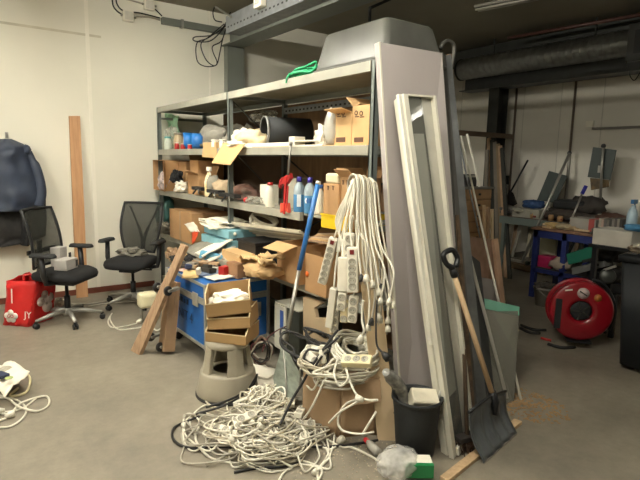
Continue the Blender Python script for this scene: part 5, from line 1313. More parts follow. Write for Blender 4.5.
# steel profile, dark planks to the right
S = [at(444, 56, 'Y', 2.42), at(451, 54, 'Y', 2.42), at(489, 424, 'Z', 0), at(480, 428, 'Z', 0)]
t = thing('steel_profile', 'tall grey steel stud profile with a hooked top behind the snow shovel', 'profile', at(484, 426, 'Z', 0))
MB().slab(S, .03).build('profile', mat('dull_zinc', '6E7070', .45, metal=.5, var=.25, scale=8), t)
hk_ = [at(440.5, 49, 'Y', 2.42), at(443, 43, 'Y', 2.42), at(449, 41, 'Y', 2.42), at(454, 46, 'Y', 2.42), at(453, 58, 'Y', 2.42), at(451, 70, 'Y', 2.42)]
MB().tube(spline(hk_, 6), .012, 8).build('hook', mat('dark_zinc', '55534E', .5, metal=.4), t)
solo(MB().slab([at(448.5, 54, 'Y', 2.44), at(452, 54, 'Y', 2.44), at(451.5, 80, 'Y', 2.44), at(450, 80, 'Y', 2.44)], .02), 'wood_strip', woodg, 'short brown wood strip in the top of the steel profile', 'wood')
solo(MB().slab([at(442.5, 52, 'Y', 2.36), at(446, 56, 'Y', 2.38), at(479, 428, 'Z', 0), at(469.5, 431, 'Z', 0)], .05), 'dark_batten', mat('dark_batten_grey', '4A4843', .7, var=.25, scale=6), 'tall dark grey batten squeezed between grey panel and steel profile', 'batten')
solo(MB().slab([at(456, 215, 'Y', 2.12), at(459, 215, 'Y', 2.12), at(477, 432, 'Z', 0), at(473, 433, 'Z', 0)], .03), 'rough_batten', mat('rough_bark_board', '6A543C', .85, h2='3E3024', scale=18, bump=.4), 'rough brown batten with bark beside the glazed panel', 'batten')
solo(MB().slab([at(465, 250, 'Y', 2.3), at(480, 262, 'Y', 2.3), at(497, 415, 'Z', 0), at(482, 425, 'Z', 0)], .02), 'black_board', mat('black_board', '2B2C2B', .6), 'black board behind the shaft of the snow shovel', 'board')
# white rods
for k, (a, c, Ya, m_, lab, w_) in enumerate((((461, 136), (521, 400), 3.2, off, 'thin white rod, longest of the leaning rods', .014), ((467, 134), (505, 292), 3.5, off, 'thin white rod right of the longest one', .018), ((459, 141), (500, 330), 3.1, galv, 'thin grey rod left of the white rods', .012))):
    A = at(*a, 'Y', Ya); 
    B = at(*c, 'Z', 0) if k != 1 else at(507, 306, 'Z', 0)
    solo(MB().tube([A, B], w_/2*1.3, 8), 'leaning_rod', m_, lab, 'rod')
solo(MB().bar(at(467, 297-50, 'Y', 2.15), at(507, 398, 'Y', 1.93), .02, .02), 'aluminium_rod', alu, 'aluminium rod leaning behind the snow shovel blade', 'rod')
# plywood and grey sheets, glass pane
PF = at(503, 312, 'Z', 0)
A, B = at(468, 236, 'Y', 3.0), at(495, 240, 'Y', 2.85)
solo(MB().slab([A, B, at(504, 345, 'Z', 0), at(474, 352, 'Z', 0)], .018), 'plywood_sheet', mat('reddish_plywood', '8A6B55', .6, h2='75573F', scale=3, stretch=(8, 8, 1)), 'reddish brown plywood sheet leaning behind the glass pane', 'board')
solo(MB().slab([at(494, 240, 'Y', 2.82), at(498, 238, 'Y', 2.82), at(510, 345, 'Z', 0), at(505, 347, 'Z', 0)], .03), 'pine_batten', mat('pale_pine_edge', 'B79478', .6), 'pale pine batten along the right edge of the plywood sheet', 'batten')
solo(MB().slab([at(464, 274, 'Y', 2.6), at(496, 280, 'Y', 2.5), at(505, 372, 'Z', 0), at(474, 384, 'Z', 0)], .012), 'grey_board', mat('grey_fibre_board', '77706A', .7), 'grey fibre board leaning in front of the plywood sheet', 'board')
t = thing('glass_pane', 'sheet of glass with a green tinted top edge behind the snow shovel', 'glass', at(500, 398, 'Z', 0))
G = [at(478, 297, 'Y', 2.32), at(519.5, 307, 'Y', 2.18), at(514, 402, 'Z', 0), at(484, 412, 'Z', 0)]
gp = glassy('sheet_glass', 'A8A698', .66, .08)
MB().slab(G, .008).build('pane', gp, t)
Gn = (G[1]-G[0]).cross(G[3]-G[0]).normalized()*.0015
MB().slab([q-Gn for q in (G[0], G[1], G[1].lerp(G[2], .1), G[0].lerp(G[3], .1))], Gn*8).build('green_band', mat('green_tint', '6CC0A0', .3, alpha=.6), t)
solo(MB().tube([at(471, 272, 'Y', 2.2), at(473, 300, 'Y', 2.15)], .016, 8), 'red_tube', mat('crimson_tube', 'A02A38', .5), 'small crimson tube between the batten and the aluminium rod', 'tube')

# snow shovel
t = thing('snow_shovel', 'black snow shovel with a wooden shaft leaning on the glazed panel', 'shovel', at(490, 455, 'Z', 0))
h0, h1 = at(453.5, 273, 'Y', 1.88), at(495, 402, 'Y', 1.70)
MB().tube([h0, h1], .0155, 14).build('shaft', wood, t)
g0 = at(449, 262, 'Y', 1.9)
b = MB().tube([h0+(h1-h0)*.03, h0, h0+(h0-h1)*.04], [.019, .021, .018], 12)
gr = [at(453, 268, 'Y', 1.88), at(446.5, 264, 'Y', 1.89), at(443.5, 254.5, 'Y', 1.9), at(452, 250, 'Y', 1.9), at(457.5, 258, 'Y', 1.89), at(455.5, 267, 'Y', 1.88)]
b.tube(spline(gr, 6), .016, 8).build('d_grip', black, t)
# blade grid between the pixel outline
NBx, NBy = 16, 10
LTop, RTop = at(469, 409, 'Y', 1.66), at(506, 388, 'Y', 1.74)
LB, RB = at(483, 463, 'Z', .006), at(516, 433, 'Z', .006)
bn = (RTop-LTop).cross(LB-LTop).normalized(); bn = bn if bn.y < 0 else -bn
b = MB(); V = []
for lay in (0, .005):
    g = []
    for j in range(NBy+1):
        row = []
        for i in range(NBx+1):
            u_, v = i/NBx, j/NBy
            p = LTop.lerp(RTop, u_).lerp(LB.lerp(RB, u_), v)
            arch = -math.sin(PI*u_)*.0
            bow = .035*math.sin(PI*v)*1 - .05*(abs(2*u_-1)**3)*(1-v)*0
            rib = .010*math.cos(u_*PI*8)*min(1, v*3)*min(1, (1-v)*6+.2)
            top_drop = Vector((0, 0, -.035*(abs(2*u_-1)**2.5)*(1-v)))
            row.append(b.bm.verts.new(p+bn*(-bow+rib+lay)+top_drop))
        g.append(row)
    V.append(g)
for j in range(NBy):
    for i in range(NBx):
        b.bm.faces.new((V[0][j][i+1], V[0][j][i], V[0][j+1][i], V[0][j+1][i+1])).smooth = True
        b.bm.faces.new((V[1][j][i], V[1][j][i+1], V[1][j+1][i+1], V[1][j+1][i])).smooth = True
for i in range(NBx):
    b.bm.faces.new((V[0][0][i], V[0][0][i+1], V[1][0][i+1], V[1][0][i])); b.bm.faces.new((V[0][-1][i+1], V[0][-1][i], V[1][-1][i], V[1][-1][i+1]))
for j in range(NBy):
    b.bm.faces.new((V[0][j+1][0], V[0][j][0], V[1][j][0], V[1][j+1][0])); b.bm.faces.new((V[0][j][-1], V[0][j+1][-1], V[1][j+1][-1], V[1][j][-1]))
b.build('blade', mat('satin_black_plastic', '505456', .3, var=.2), t)
MB().tube([h1+(h0-h1)*.08, h1, h1.lerp((LB+RB)/2, .3)+bn*-.01], [.024, .026, .012], 12).build('socket', black, t)
MB().bar(LB, RB, .012, .006).build('wear_strip', mat('worn_metal_edge', 'A09A90', .4, metal=.5), t)
MB().tube([LTop-bn*.0+Vector((0, 0, -.02)), LTop.lerp(RTop, .5)+Vector((0, 0, .005)), RTop+Vector((0, 0, -.02))], .009, 6).build('rim', black, t)
# timber under the shovel
t = thing('timber_piece', 'pale piece of timber on the floor under the snow shovel', 'timber', at(480, 458, 'Z', 0))
A, B = at(444, 482, 'Z', 0), at(518, 423, 'Z', 0)
MB().bar(A+Vector((0, 0, .011)), B+Vector((0, 0, .011)), .05, .022).build('board', wood, t, bevel=.002)
# broom
t = thing('broom', 'worn broom with brown bristles behind the snow shovel', 'broom', at(468, 446, 'Z', 0))
p0, p1 = at(457, 440, 'Z', .08), at(477, 434, 'Z', .08)
MB().bar(p0, p1, .06, .03).build('head', mat('black_wood', '2C2622', .7), t, bevel=.004)
b = MB(); random.seed(5)
for i in range(90):
    q = p0.lerp(p1, random.random())+Vector((random.uniform(-.025, .025), random.uniform(-.025, .025), -.01))
    b.tube([q, Vector((q.x+random.uniform(-.02, .02), q.y+random.uniform(-.04, .0), .004))], .0022, 4)
b.build('bristles', mat('brown_bristles', '4E3828', .8, var=.3), t)
MB().tube([(p0+p1)/2, at(459, 200, 'Y', 2.25)], .012, 8).build('handle', mat('dark_handle', '51402F', .7), t)

# -------- black bin with rubbish
fc = at(418, 462, 'Z', 0); bc_ = fc+ed*.105
t = thing('waste_bin', 'round black plastic waste bin with packaging sticking out', 'bin', bc_)
MB().lathe([(0, 0), (.1, 0), (.106, .01), (.13, .30), (.132, .315), (.142, .318), (.142, .335), (.132, .335), (.124, .31), (.098, .012), (0, .012)], (0, 0, 0), seg=40).build('body', blackm, t, local=True)
# content
cb = at(425, 391, 'Z', .345)
b = MB().cbox(bc_+er*.02+Vector((0, 0, .27)), (.15, .1, .2), (Euler((.5, .1, -.5)).to_matrix()))
solo(b, 'foam_block', mat('ivory_block', 'DAD2BC', .8, bump=.2), 'ivory packaging block sticking out of the black bin', 'packaging', bevel=.01)
solo(MB().tube(spline([bc_-er*.06+Vector((0, 0, .2)), bc_-er*.09+Vector((0, 0, .36)), at(386, 372, 'Y', bc_.y+.0)], 6), [.03]*6+[.036]*5+[.022]*2, 9), 'plastic_sleeve', mat('grey_clear_sleeve', '9E9C94', .2, h2='6A6965', scale=26, bump=.5), 'crumpled clear plastic sleeve rising from the black bin', 'packaging')
solo(MB().blob(bc_+Vector((0, 0, .24)), (.2, .2, .1), 6, .35), 'rubbish', mat('dark_rubbish', '4A463F', .8, h2='8A8272', scale=14), 'dark rubbish filling the black bin', 'rubbish')
solo(MB().tube([bc_+er*.09+Vector((0, 0, .2)), bc_+er*.13-ed*.0+Vector((0, 0, .36))], .006, 6), 'metal_pin', steel, 'thin metal pin leaning on the right rim of the black bin', 'rod')
# clear bag with green box
bp_ = at(400, 470, 'Z', 0)
t = thing('green_box', 'white and green carton lying in the clear plastic bag', 'box', at(420, 470, 'Z', 0))
gM = frame(at(418, 466, 'Z', .05), er, ed)
MB().box((-.07, -.05, -.035), (.07, .05, .035), gM).build('body', paper, t, bevel=.003)
MB().box((-.0705, -.051, -.0355), (.071, -.028, .0355), gM).build('green_band', mat('bottle_green_print', '1E7A45', .4), t)
solo(MB().blob(at(398, 462, 'Z', .06), (.24, .2, .13), 17, .09, 2.4, sub=4), 'plastic_bag', mat('shiny_clear_bag', 'F2F0EA', .1, h2='C4C2BC', scale=24, bump=1, bscale=18, alpha=.42), 'crumpled clear plastic bag on the floor in front of the bin', 'bag')
t = thing('sealant_bottle', 'small clear bottle with a red cap lying beside the clear bag', 'bottle', at(372, 447, 'Z', 0))
a, c = at(367, 441, 'Z', .025), at(380, 455, 'Z', .025); d = (c-a).normalized()
MB().lathe([(0, 0), (.012, 0), (.014, .02), (.024, .04), (.025, .13), (0, .13)], a, d, 14).build('body', mat('milky_bottle', 'BDB9AE', .25, alpha=.85), t)
MB().lathe([(0, -.02), (.014, -.02), (.015, .01), (0, .01)], a, d, 12).build('cap', mat('bright_red_cap', 'C81E28', .4), t)
# sawdust on the floor and spots
b = MB(); random.seed(8); sc_ = at(524, 404, 'Z', 0)
for i in range(420):
    a = random.uniform(0, 6.28); r_ = random.random()**.7
    p = Vector((sc_.x+.38*r_*math.cos(a)*.6, sc_.y+.3*r_*math.sin(a), .003))
    b.cbox(p, (random.uniform(.006, .03), random.uniform(.004, .014), .004), Euler((random.uniform(-.3, .3), random.uniform(-.3, .3), random.uniform(0, 6))).to_matrix())
tag(b.build('sawdust', mat('sawdust', '9C7E58', .9)), 'scattered brown sawdust on the floor right of the snow shovel', 'sawdust', kind='stuff')
b = MB(); random.seed(9)
for i in range(260):
    px, py = random.uniform(295, 400), random.uniform(438, 482)
    p = at(px, py, 'Z', .002); b.cbox((p.x, p.y, .0015), (random.uniform(.002, .009), random.uniform(.002, .007), .003), Matrix.Rotation(random.uniform(0, 6), 3, 'Z'))
tag(b.build('plaster_crumbs', mat('plaster_crumbs', 'B7AC96', .9)), 'pale plaster crumbs on the floor in front of the carton', 'debris', kind='stuff')
# ================================================================== back right corner
dim = mat('grey_bench_edge', '5C6660', .5)
# long workbench by the far wall
zb_t = at(560, 230, 'X', 5.75).z
bx0, bx1 = 6.45, 7.2
y_l, y_r = sol(500, 'Y', (bx0, 0, .88)), 1.9
zt = at(530, 219, 'X', bx0).z
t = thing('workbench', 'long workbench with a grey edge by the far wall, covered in tools', 'workbench', ((bx0+bx1)/2, (y_l+y_r)/2, 0))
MB().box((bx0, y_r, zt-.03), (bx1, y_l, zt)).build('top', mat('brown_bench_top', '5E4636', .7, var=.25, scale=8), t)
MB().box((bx0-.012, y_r, zt-.1), (bx0, y_l, zt-.0)).build('front_rail', dim, t)
for y in (y_l-.06, (y_l+y_r)/2, y_r+.06):
    for x in (bx0+.03, bx1-.05): MB().box((x-.025, y-.025, 0), (x+.025, y+.025, zt-.03)).build('leg', dim, t)
MB().box((bx0+.05, y_r, .28), (bx1, y_l, .3)).build('lower_shelf', mat('bench_shelf', '5A5448', .7), t)
b = MB()
random.seed(12)
for k in range(12):
    y = y_l-.1-.11*k; h = random.uniform(.35, .52); dx = random.uniform(.05, .3)
    m_ = [woodg, mat('grey_offcut', '7A766A', .7), mat('pale_offcut', '9A9078', .7), darksteel][k % 4]
    solo(MB().bar((bx0+dx, y, .3), (bx0+dx+.1, y+random.uniform(-.1, .1), .3+h), .05, .02), 'timber_offcut', m_, 'short board standing upright on the lower shelf of the long workbench', 'offcut', 'offcuts under the long workbench')
# bench clutter
def bl_(px, py, w, h, d, m_, nm, lab, cat, X=6.75, kind='blob', z=None, seed=0):
    p = at(px, py, 'X', X); z_ = zt if z is None else z
    if kind == 'blob': return solo(MB().blob((X, p.y, z_+h/2), (d, w, h), seed, .22, 2.2), nm, m_, lab, cat)
    return solo(MB().box((X-d/2, p.y-w/2, z_), (X+d/2, p.y+w/2, z_+h)), nm, m_, lab, cat, bevel=.006)
bl_(508, 215, .3, .12, .3, mat('grey_clutter', '75726A', .7, h2='4A4640', scale=14), 'tool_pile', 'grey heap of small tools at the left end of the long workbench', 'tools', seed=1)
bl_(530, 210, .42, .12, .22, mat('off_white_case', '8F8C80', .5), 'plastic_box', 'off white low box on the long workbench under the blue bag', 'box', kind='box', X=6.65)
bl_(534, 198, .3, .12, .2, mat('dark_blue_fabric', '24426E', .7, var=.3), 'tool_bag', 'dark blue bag on top of the off white box on the long workbench', 'bag', X=6.7, z=zt+.12, seed=3)
bl_(548, 212, .3, .1, .3, mat('brown_dark_clutter', '4A3830', .8), 'tool_pile', 'dark brown tools heaped between the white box and the black case', 'tools', seed=5)
bl_(574, 207, .75, .16, .4, mat('brown_mix', '4C4138', .8, h2='2B2725', scale=10), 'sack', 'dark brown sack lying on the long workbench under the black case', 'sack', seed=6)
t2 = solo(MB().box((6.6, at(580, 200, 'X', 6.7).y-.1, zt+.16), (6.95, at(565, 200, 'X', 6.7).y+.12, zt+.28)), 'tool_case', blackm, 'black case lying on the brown sack on the long workbench', 'case', bevel=.03)
bl_(589, 198, .42, .24, .3, mat('dark_taupe_cloth', '3B3632', .85), 'cushion', 'dark taupe rolled cushion right of the black case on the long workbench', 'cushion', seed=8, z=zt+.1)
bl_(607, 212, .5, .1, .3, mat('grey_clutter', '75726A', .7), 'tool_pile', 'grey heap of parts on the long workbench behind the book row', 'tools', seed=9)
bl_(622, 206, .45, .14, .25, mat('pale_box2', 'A09A8C', .6), 'carton_box', 'pale box on the long workbench at the right behind the books', 'box', kind='box')
bl_(613, 205, .4, .14, .15, mat('brown_leather', '4E3529', .6), 'tool_belt', 'brown leather tool belt lying before the pale box on the long workbench', 'belt', X=6.55, seed=10, z=zt+.02)
random.seed(44)
pal = [mat('oily_brown', '5C3D2C', .6), mat('oily_dark', '2A2624', .5), mat('tarnished_metal', '77736A', .4, metal=.5), mat('tan_handle', '9C7A50', .6), mat('dull_red_handle', '7A2A22', .5), mat('pale_tin', 'A39C8C', .5)]
for k in range(30):
    y = random.uniform(y_r+.4, y_l-.08); x = random.uniform(6.48, 6.62); a = random.uniform(0, PI); L_ = random.uniform(.08, .26)
    d = Vector((math.cos(a)*.5, math.sin(a), 0))*L_/2; c = Vector((x, y, zt+.03+.02*(k % 4)))
    if k % 3: solo(MB().bar(c-d, c+d+Vector((0, 0, random.uniform(-.01, .04))), .03, .025), 'hand_tool', pal[k % 6], 'small hand tool lying in the clutter along the front of the long workbench', 'tool', 'hand tools on the long workbench', bevel=.004)
    else: solo(MB().lathe([(0, 0), (.035, 0), (.038, .06), (.03, .08), (0, .08)], (c.x, c.y, zt), seg=12), 'small_tin', pal[k % 6], 'small tin standing among the tools at the front of the long workbench', 'tin', 'small tins on the long workbench')
for k in range(9):
    y = random.uniform(sol(598, 'Y', (5.85, 0, zb_t)), sol(538, 'Y', (5.85, 0, zb_t))); a = random.uniform(0, PI)
    d = Vector((math.cos(a)*.6, math.sin(a), 0))*random.uniform(.05, .1); c = Vector((random.uniform(5.8, 6.1), y, zb_t+.018))
    solo(MB().bar(c-d, c+d, .03, .02), 'offcut', [wood, mdf, pal[2], pal[0]][k % 4], 'small wood or metal scrap lying on the worn top of the blue table', 'scrap', 'scraps on the blue table', bevel=.003)
# wall posters: grey panels on stands
def sign(label, pts, X, pole, polex, extra=False):
    P_ = [at(a, b_, 'X', X) for a, b_ in pts]
    t = thing('panel_stand', label, 'stand', P_[2])
    MB().slab(P_, .02).build('panel', mat('grey_green_panel', '3F4744', .5, var=.1), t)
    q = [at(a, b_, 'X', polex) for a, b_ in pole]
    MB().tube(q, .016, 8).build('pole', steel, t)
    MB().blob(q[0], (.06, .06, .05), 1, .02).build('knob', black, t)
    if extra:
        w = at(601, 168, 'X', X-.03)
        MB().box((X-.05, w.y-.02, w.z-.06), (X-.005, w.y+.03, w.z+.03)).build('clamp', steel, t)
    return t
t = sign('upright grey panel on a metal pole standing on the long workbench', [(593, 147), (616, 150), (610, 180), (587.5, 177)], 6.8, [(603.5, 146), (602, 165), (600, 208)], 6.76, True)
q = [at(590, 178, 'X', 6.85), at(608, 180, 'X', 6.85), at(607, 187, 'X', 6.85), at(591, 190, 'X', 6.85)]
solo(MB().slab(q, .05), 'tool_holder', mat('black_yellow_holder', '2A2620', .6, h2='7A6136', scale=9), 'black and tan tool holder hanging below the upright grey panel', 'holder')
t = sign('slanted grey panel leaning against the far wall over the workbench', [(549, 171), (567, 176), (555, 203), (537, 200)], 6.95, [(569.5, 153), (569, 165), (566, 200)], 7.1)
# long metal pole in front, blue handled stick, dark spade
solo(MB().tube([at(569.5, 153, 'X', 6.4), at(522, 262, 'X', 6.1)], .018, 8), 'metal_pole', steel, 'long slanting metal pole in front of the long workbench', 'pole')
t = thing('scraper', 'scraper with a blue grip slanting up from the workbench', 'tool', at(571, 222, 'X', 6.3))
MB().tube([at(586, 186, 'X', 6.5), at(582, 194, 'X', 6.46)], .024, 8).build('grip', mat('deep_blue_grip', '20208C', .4), t)
MB().tube([at(582, 194, 'X', 6.46), at(570, 223, 'X', 6.3)], .012, 8).build('shaft', steel, t)
t = thing('garden_spade', 'dark spade standing blade down at the left end of the long workbench', 'spade', at(508, 205, 'X', 6.9))
MB().tube([at(528, 160, 'X', 7.0), at(510, 193, 'X', 6.9)], .014, 8).build('shaft', black, t)
MB().poly([at(509, 190, 'X', 6.88), at(513, 193, 'X', 6.88), at(517, 204, 'X', 6.86), at(505, 210, 'X', 6.86), at(506, 197, 'X', 6.88)], (.012, 0, 0)).build('blade', mat('dark_iron', '26221E', .6, metal=.3), t)
p = at(506, 180, 'X', WX-.05)
solo(MB().box((WX-.06, p.y-.05, p.z-.07), (WX, p.y+.05, p.z+.07)), 'wall_socket', darksteel, 'dark socket box on the far wall above the spade', 'socket', bevel=.006)
# leaning timbers beside the column
random.seed(15)
for k, (x0, x1) in enumerate(((489, 489), (492, 494), (495, 499), (498, 504), (500, 508), (502, 511), (487, 484))):
    A = at(x0, 138+k*2, 'X', 6.86-.02*k); B = at(x1, 262, 'X', 6.55-.03*k); B.z = 0.0
    solo(MB().bar(A, B, .06, .025, (1, 0, 0)), 'leaning_timber', [woodg, darksteel, mat('grey_timber', '6F685C', .7), mat('tan_timber', '7D6A50', .7)][k % 4], 'long board leaning upright against the dark column', 'timber', 'boards leaning at the column')

# wooden drawer cabinet with black box on top
Y_ = 3.45
xl, xr = sol(464, 'X', (0, Y_, 1.2)), sol(490.5, 'X', (0, Y_, 1.2))
zt2 = at(476, 189, 'Y', Y_).z
t = thing('drawer_cabinet', 'tall wooden drawer cabinet behind the leaning sheets', 'cabinet', ((xl+xr)/2, Y_+.2, 0))
cabw = mat('brown_cabinet_wood', '8A6A46', .6, var=.15)
MB().box((xl, Y_, 0), (xr, Y_+.4, zt2)).build('body', cabw, t, bevel=.004)
k = 0
while zt2-.115*(k+1) > .02:
    z0_ = zt2-.115*(k+1)
    d_ = MB().box((xl+.012, Y_-.014, z0_+.01), (xr-.012, Y_-.002, z0_+.107)).build('drawer', mat('drawer_front', '9A7850', .6, var=.12), t, bevel=.003)
    MB().lathe([(0, 0), (.012, 0), (.012, .018), (0, .018)], ((xl+xr)/2, Y_-.014, z0_+.06), (0, -1, 0), 10).build('knob', darksteel, d_); k += 1
MB().box((xl-.02, Y_-.03, zt2), (xr+.02, Y_+.42, zt2+.02)).build('top', mat('cabinet_top', '6F6B60', .6), t)
z_ = zt2+.021
px_ = sol(467, 'X', (0, Y_+.1, z_+.05))
t = thing('radio', 'black radio like box on top of the wooden drawer cabinet', 'box', (px_, Y_+.15, z_))
MB().box((px_-.1, Y_+.05, z_), (px_+.1, Y_+.25, z_+.13)).build('body', black, t, bevel=.01)
MB().box((px_-.09, Y_+.04, z_+.1), (px_+.09, Y_+.05, z_+.12)).build('trim', steel, t)
MB().tube([(px_-.05, Y_+.2, z_+.13), (px_-.16, Y_+.2, z_+.26)], .005, 6).build('aerial', steel, t)
for k in range(3):
    A = at(484+k*4, 205+k*2, 'Y', Y_-.1+.01*k); B = Vector((A.x-.02, A.y-.12, 0))
    solo(MB().bar(A, B, .03, .02, (0, 1, 0)), 'leaning_lath', [wood, woodg, mdf][k], ['pine lath leaning on the right side of the drawer cabinet', 'weathered lath leaning on the right side of the drawer cabinet', 'pale lath leaning furthest right of the drawer cabinet'][k], 'lath')

# blue table
tx0, tx1 = 5.75, 6.35
zb = at(560, 230, 'X', tx0).z
ya_, yb_ = sol(532, 'Y', (tx0, 0, .8)), 2.3
t = thing('blue_table', 'work table with dark blue legs and a brown worn top', 'table', ((tx0+tx1)/2, (ya_+yb_)/2, 0))
navyp = mat('navy_blue_paint', '1E2A60', .45)
MB().box((tx0-.02, yb_, zb-.03), (tx1, ya_, zb)).build('top', mat('worn_brown_top', '7A5A44', .7, var=.25, scale=9), t, bevel=.003)
MB().box((tx0, yb_+.02, zb-.12), (tx0+.02, ya_-.02, zb-.03)).box((tx1-.03, yb_+.02, zb-.12), (tx1-.01, ya_-.02, zb-.03)).build('apron', navyp, t)
ymid = sol(563, 'Y', (tx0, 0, .6))
for (x, y) in ((tx0+.03, ya_-.05), (tx0+.03, ymid), (tx1-.05, ya_-.05), (tx1-.05, ymid), (tx0+.03, yb_+.06), (tx1-.05, yb_+.06)):
    MB().box((x-.03, y-.03, 0), (x+.03, y+.03, zb-.03)).build('leg', navyp, t, bevel=.003)
MB().box((tx0, yb_+.02, .32), (tx0+.03, ya_-.05, .37)).build('stretcher', navyp, t)
MB().box((tx0+.01, yb_+.02, .37), (tx1-.02, ya_-.03, .385)).build('lower_shelf', mat('dark_lower_shelf', '35322D', .7), t)
p = at(553, 240, 'X', tx1-.1)
solo(MB().box((tx1-.14, at(558, 240, 'X', tx1-.1).y, .386), (tx1-.1, at(541, 240, 'X', tx1-.1).y, zb-.14)), 'pale_board', mat('pale_green_board', 'A7A489', .6), 'pale board standing on the lower shelf of the blue table', 'board')
def on(px, X, w, h, d, m_, nm, lab, cat, z, kind='box', seed=0, bev=.006):
    y = sol(px, 'Y', (X, 0, z))
    if kind == 'blob': return solo(MB().blob((X, y, z+h*.45), (d, w, h), seed, .25, 2.4), nm, m_, lab, cat)
    return solo(MB().box((X-d/2, y-w/2, z), (X+d/2, y+w/2, z+h)), nm, m_, lab, cat, bevel=bev)
t = thing('tape_roll', 'yellowish roll of tape at the left end of the blue table', 'tape', (tx0+.12, sol(552, 'Y', (tx0+.12, 0, zb)), zb))
MB().lathe([(.05, 0), (.085, 0), (.085, .06), (.05, .06), (.05, 0)], t.location.copy(), (0, 0, 1), 20).build('tape_body', mat('tan_tape', 'A98F5C', .5), t)
MB().lathe([(.045, 0), (.05, 0), (.05, .062), (.045, .062), (.045, 0)], t.location.copy(), (0, 0, 1), 20).build('core', kraft, t)
on(565, tx0+.12, .2, .07, .18, mat('pale_gloves', 'A59678', .9), 'work_gloves', 'pale work gloves lying in the middle of the blue table', 'gloves', zb, 'blob', 3)
on(574, tx0+.14, .22, .05, .2, mat('tan_rag', '9A8462', .9), 'rag', 'tan rag right of the gloves on the blue table', 'cloth', zb, 'blob', 5)
on(548, tx0+.05, .12, .02, .08, wood, 'wood_offcut', 'small wood chip at the left corner of the blue table', 'wood', zb)
t = on(586, tx0+.2, .3, .15, .2, mat('grey_red_carton', '8C8880', .6), 'printed_carton', 'grey carton with a red end on the blue table', 'box', zb)
on(595.0, tx0+.199, .07, .152, .2, mat('red_brown_end', '9A3F38', .6), 'red_carton', 'narrow red carton against the grey carton on the blue table', 'box', zb)
# books row + round tin
on(601, tx0+.0, .2, .08, .18, mat('dark_tin', '5A5852', .5, metal=.3), 'round_tin', 'dark round tin in front of the row of binders', 'tin', zb, 'blob', 2)
random.seed(4)
cols = ['9C9484', 'A98F82', '5A5650', '6D675E', '3F3C38', '77716A', '4E4A45', '8A8378', '3A3734']
for k in range(9):
    y = sol(604+k*2.6, 'Y', (tx0+.12, 0, zb+.1)); h = random.uniform(.17, .2)
    solo(MB().box((tx0+.02, y-.0125-.0, zb), (tx0+.2, y+.0125, zb+h)), 'binder', mat('binder_'+cols[k], cols[k], .6), 'thin upright binder in the row on the blue table behind the white box', 'binder', 'binders on the blue table', bevel=.002)
# white long box and stack, bin with clutter (nearer)
WXb = 4.75
p0 = at(593, 228, 'X', WXb); p1 = at(593, 244, 'X', WXb)
yw0, yw1 = at(648, 230, 'X', WXb).y, at(593, 230, 'X', WXb).y
t = thing('side_table', 'black low table carrying the white box behind the wheelie bin', 'table', (WXb+.2, (yw0+yw1)/2, 0))
zsup = p1.z
MB().box((WXb-.02, yw0-.6, zsup-.03), (WXb+.4, yw1+.02, zsup)).build('top', black, t)
for x in (WXb+.02, WXb+.36):
    for y in (yw0-.55, yw1-.03): MB().box((x-.02, y-.02, 0), (x+.02, y+.02, zsup-.03)).build('leg', black, t)
solo(MB().box((WXb, yw0+.12, zsup), (WXb+.28, yw1, p0.z-.0)), 'long_white_box', mat('soft_white_box', 'BDB8AC', .6), 'long white carton behind the wheelie bin', 'box', bevel=.006)
spray('clear spray bottle with blue trigger standing behind the wheelie bin', WXb+.2, sol(632, 'Y', (WXb+.2, 0, p0.z+.1)), p0.z, mat('pale_blue_bottle', '8FA3AE', .3), mat('mid_blue', '2E6490', .4), .27, rz=PI)
solo(MB().blob((WXb+.1, sol(637, 'Y', (WXb+.1, 0, p0.z)), p0.z+.03), (.16, .2, .06), 3, .2), 'blue_cloth', mat('blue_cloth', '3C7296', .8), 'blue cloth on the long white carton at the right picture edge', 'cloth')
# wheelie bin
wc = at(640, 352, 'Z', 0)
bxc = Vector((4.45, 1.62, 0))
ylft = sol(616, 'Y', (4.3, 0, .5)); 
XB = 4.22
yL = sol(614, 'Y', (XB, 0, .45)); zL = at(615, 252, 'X', XB).z
t = thing('wheelie_bin', 'black wheelie bin at the right picture edge with clutter on its lid', 'bin', (XB+.25, yL-.28, 0))
loft([loopring(XB+.06, XB+.46, yL-.5, yL-.04, .04, .04), loopring(XB, XB+.52, yL-.56, yL, zL-.06, .04)]).build('body', mat('bin_black', '1E2124', .5, var=.1), t)
loft([loopring(XB-.02, XB+.55, yL-.58, yL+.02, zL-.06, .04), loopring(XB-.02, XB+.55, yL-.58, yL+.02, zL-.02, .04), loopring(XB+.02, XB+.5, yL-.54, yL-.02, zL, .04)]).build('lid', mat('bin_lid', '1A1C1F', .4), t)
for y in (yL-.5, yL-.06): MB().lathe([(0, -.02), (.09, -.02), (.1, 0), (.09, .02), (0, .02)], (XB+.48, y, .1), (0, 1, 0), 20).build('wheel', blackc, t)
solo(MB().blob((XB+.12, yL-.14, zL+.035), (.22, .24, .07), 5, .3), 'rag', mat('brown_paper_rag', '8A7A64', .8, h2='4A4238', scale=12), 'brown rag on the lid of the wheelie bin', 'cloth')
solo(MB().box((XB+.05, yL-.42, zL+.05), (XB+.36, yL-.06, zL+.075)), 'white_board', mat('dull_white_board', 'ABA697', .5), 'flat white board lying on the wheelie bin rags', 'board', bevel=.003)
solo(MB().box((XB+.08, yL-.44, zL+.001), (XB+.4, yL-.2, zL+.048)), 'magazine_pile', mat('magazine_pile', '6C5F50', .7, h2='B0A794', scale=20), 'pile of magazines under the white board on the wheelie bin', 'magazines')
MBs = MB().box((XB+.0, yL-.12, zL+.002), (XB+.03, yL-.05, zL+.014)); solo(MBs, 'chrome_clip', mat('chrome', 'D8D8D4', .15, metal=.9), 'shiny metal clip on the front edge of the wheelie bin lid', 'clip')

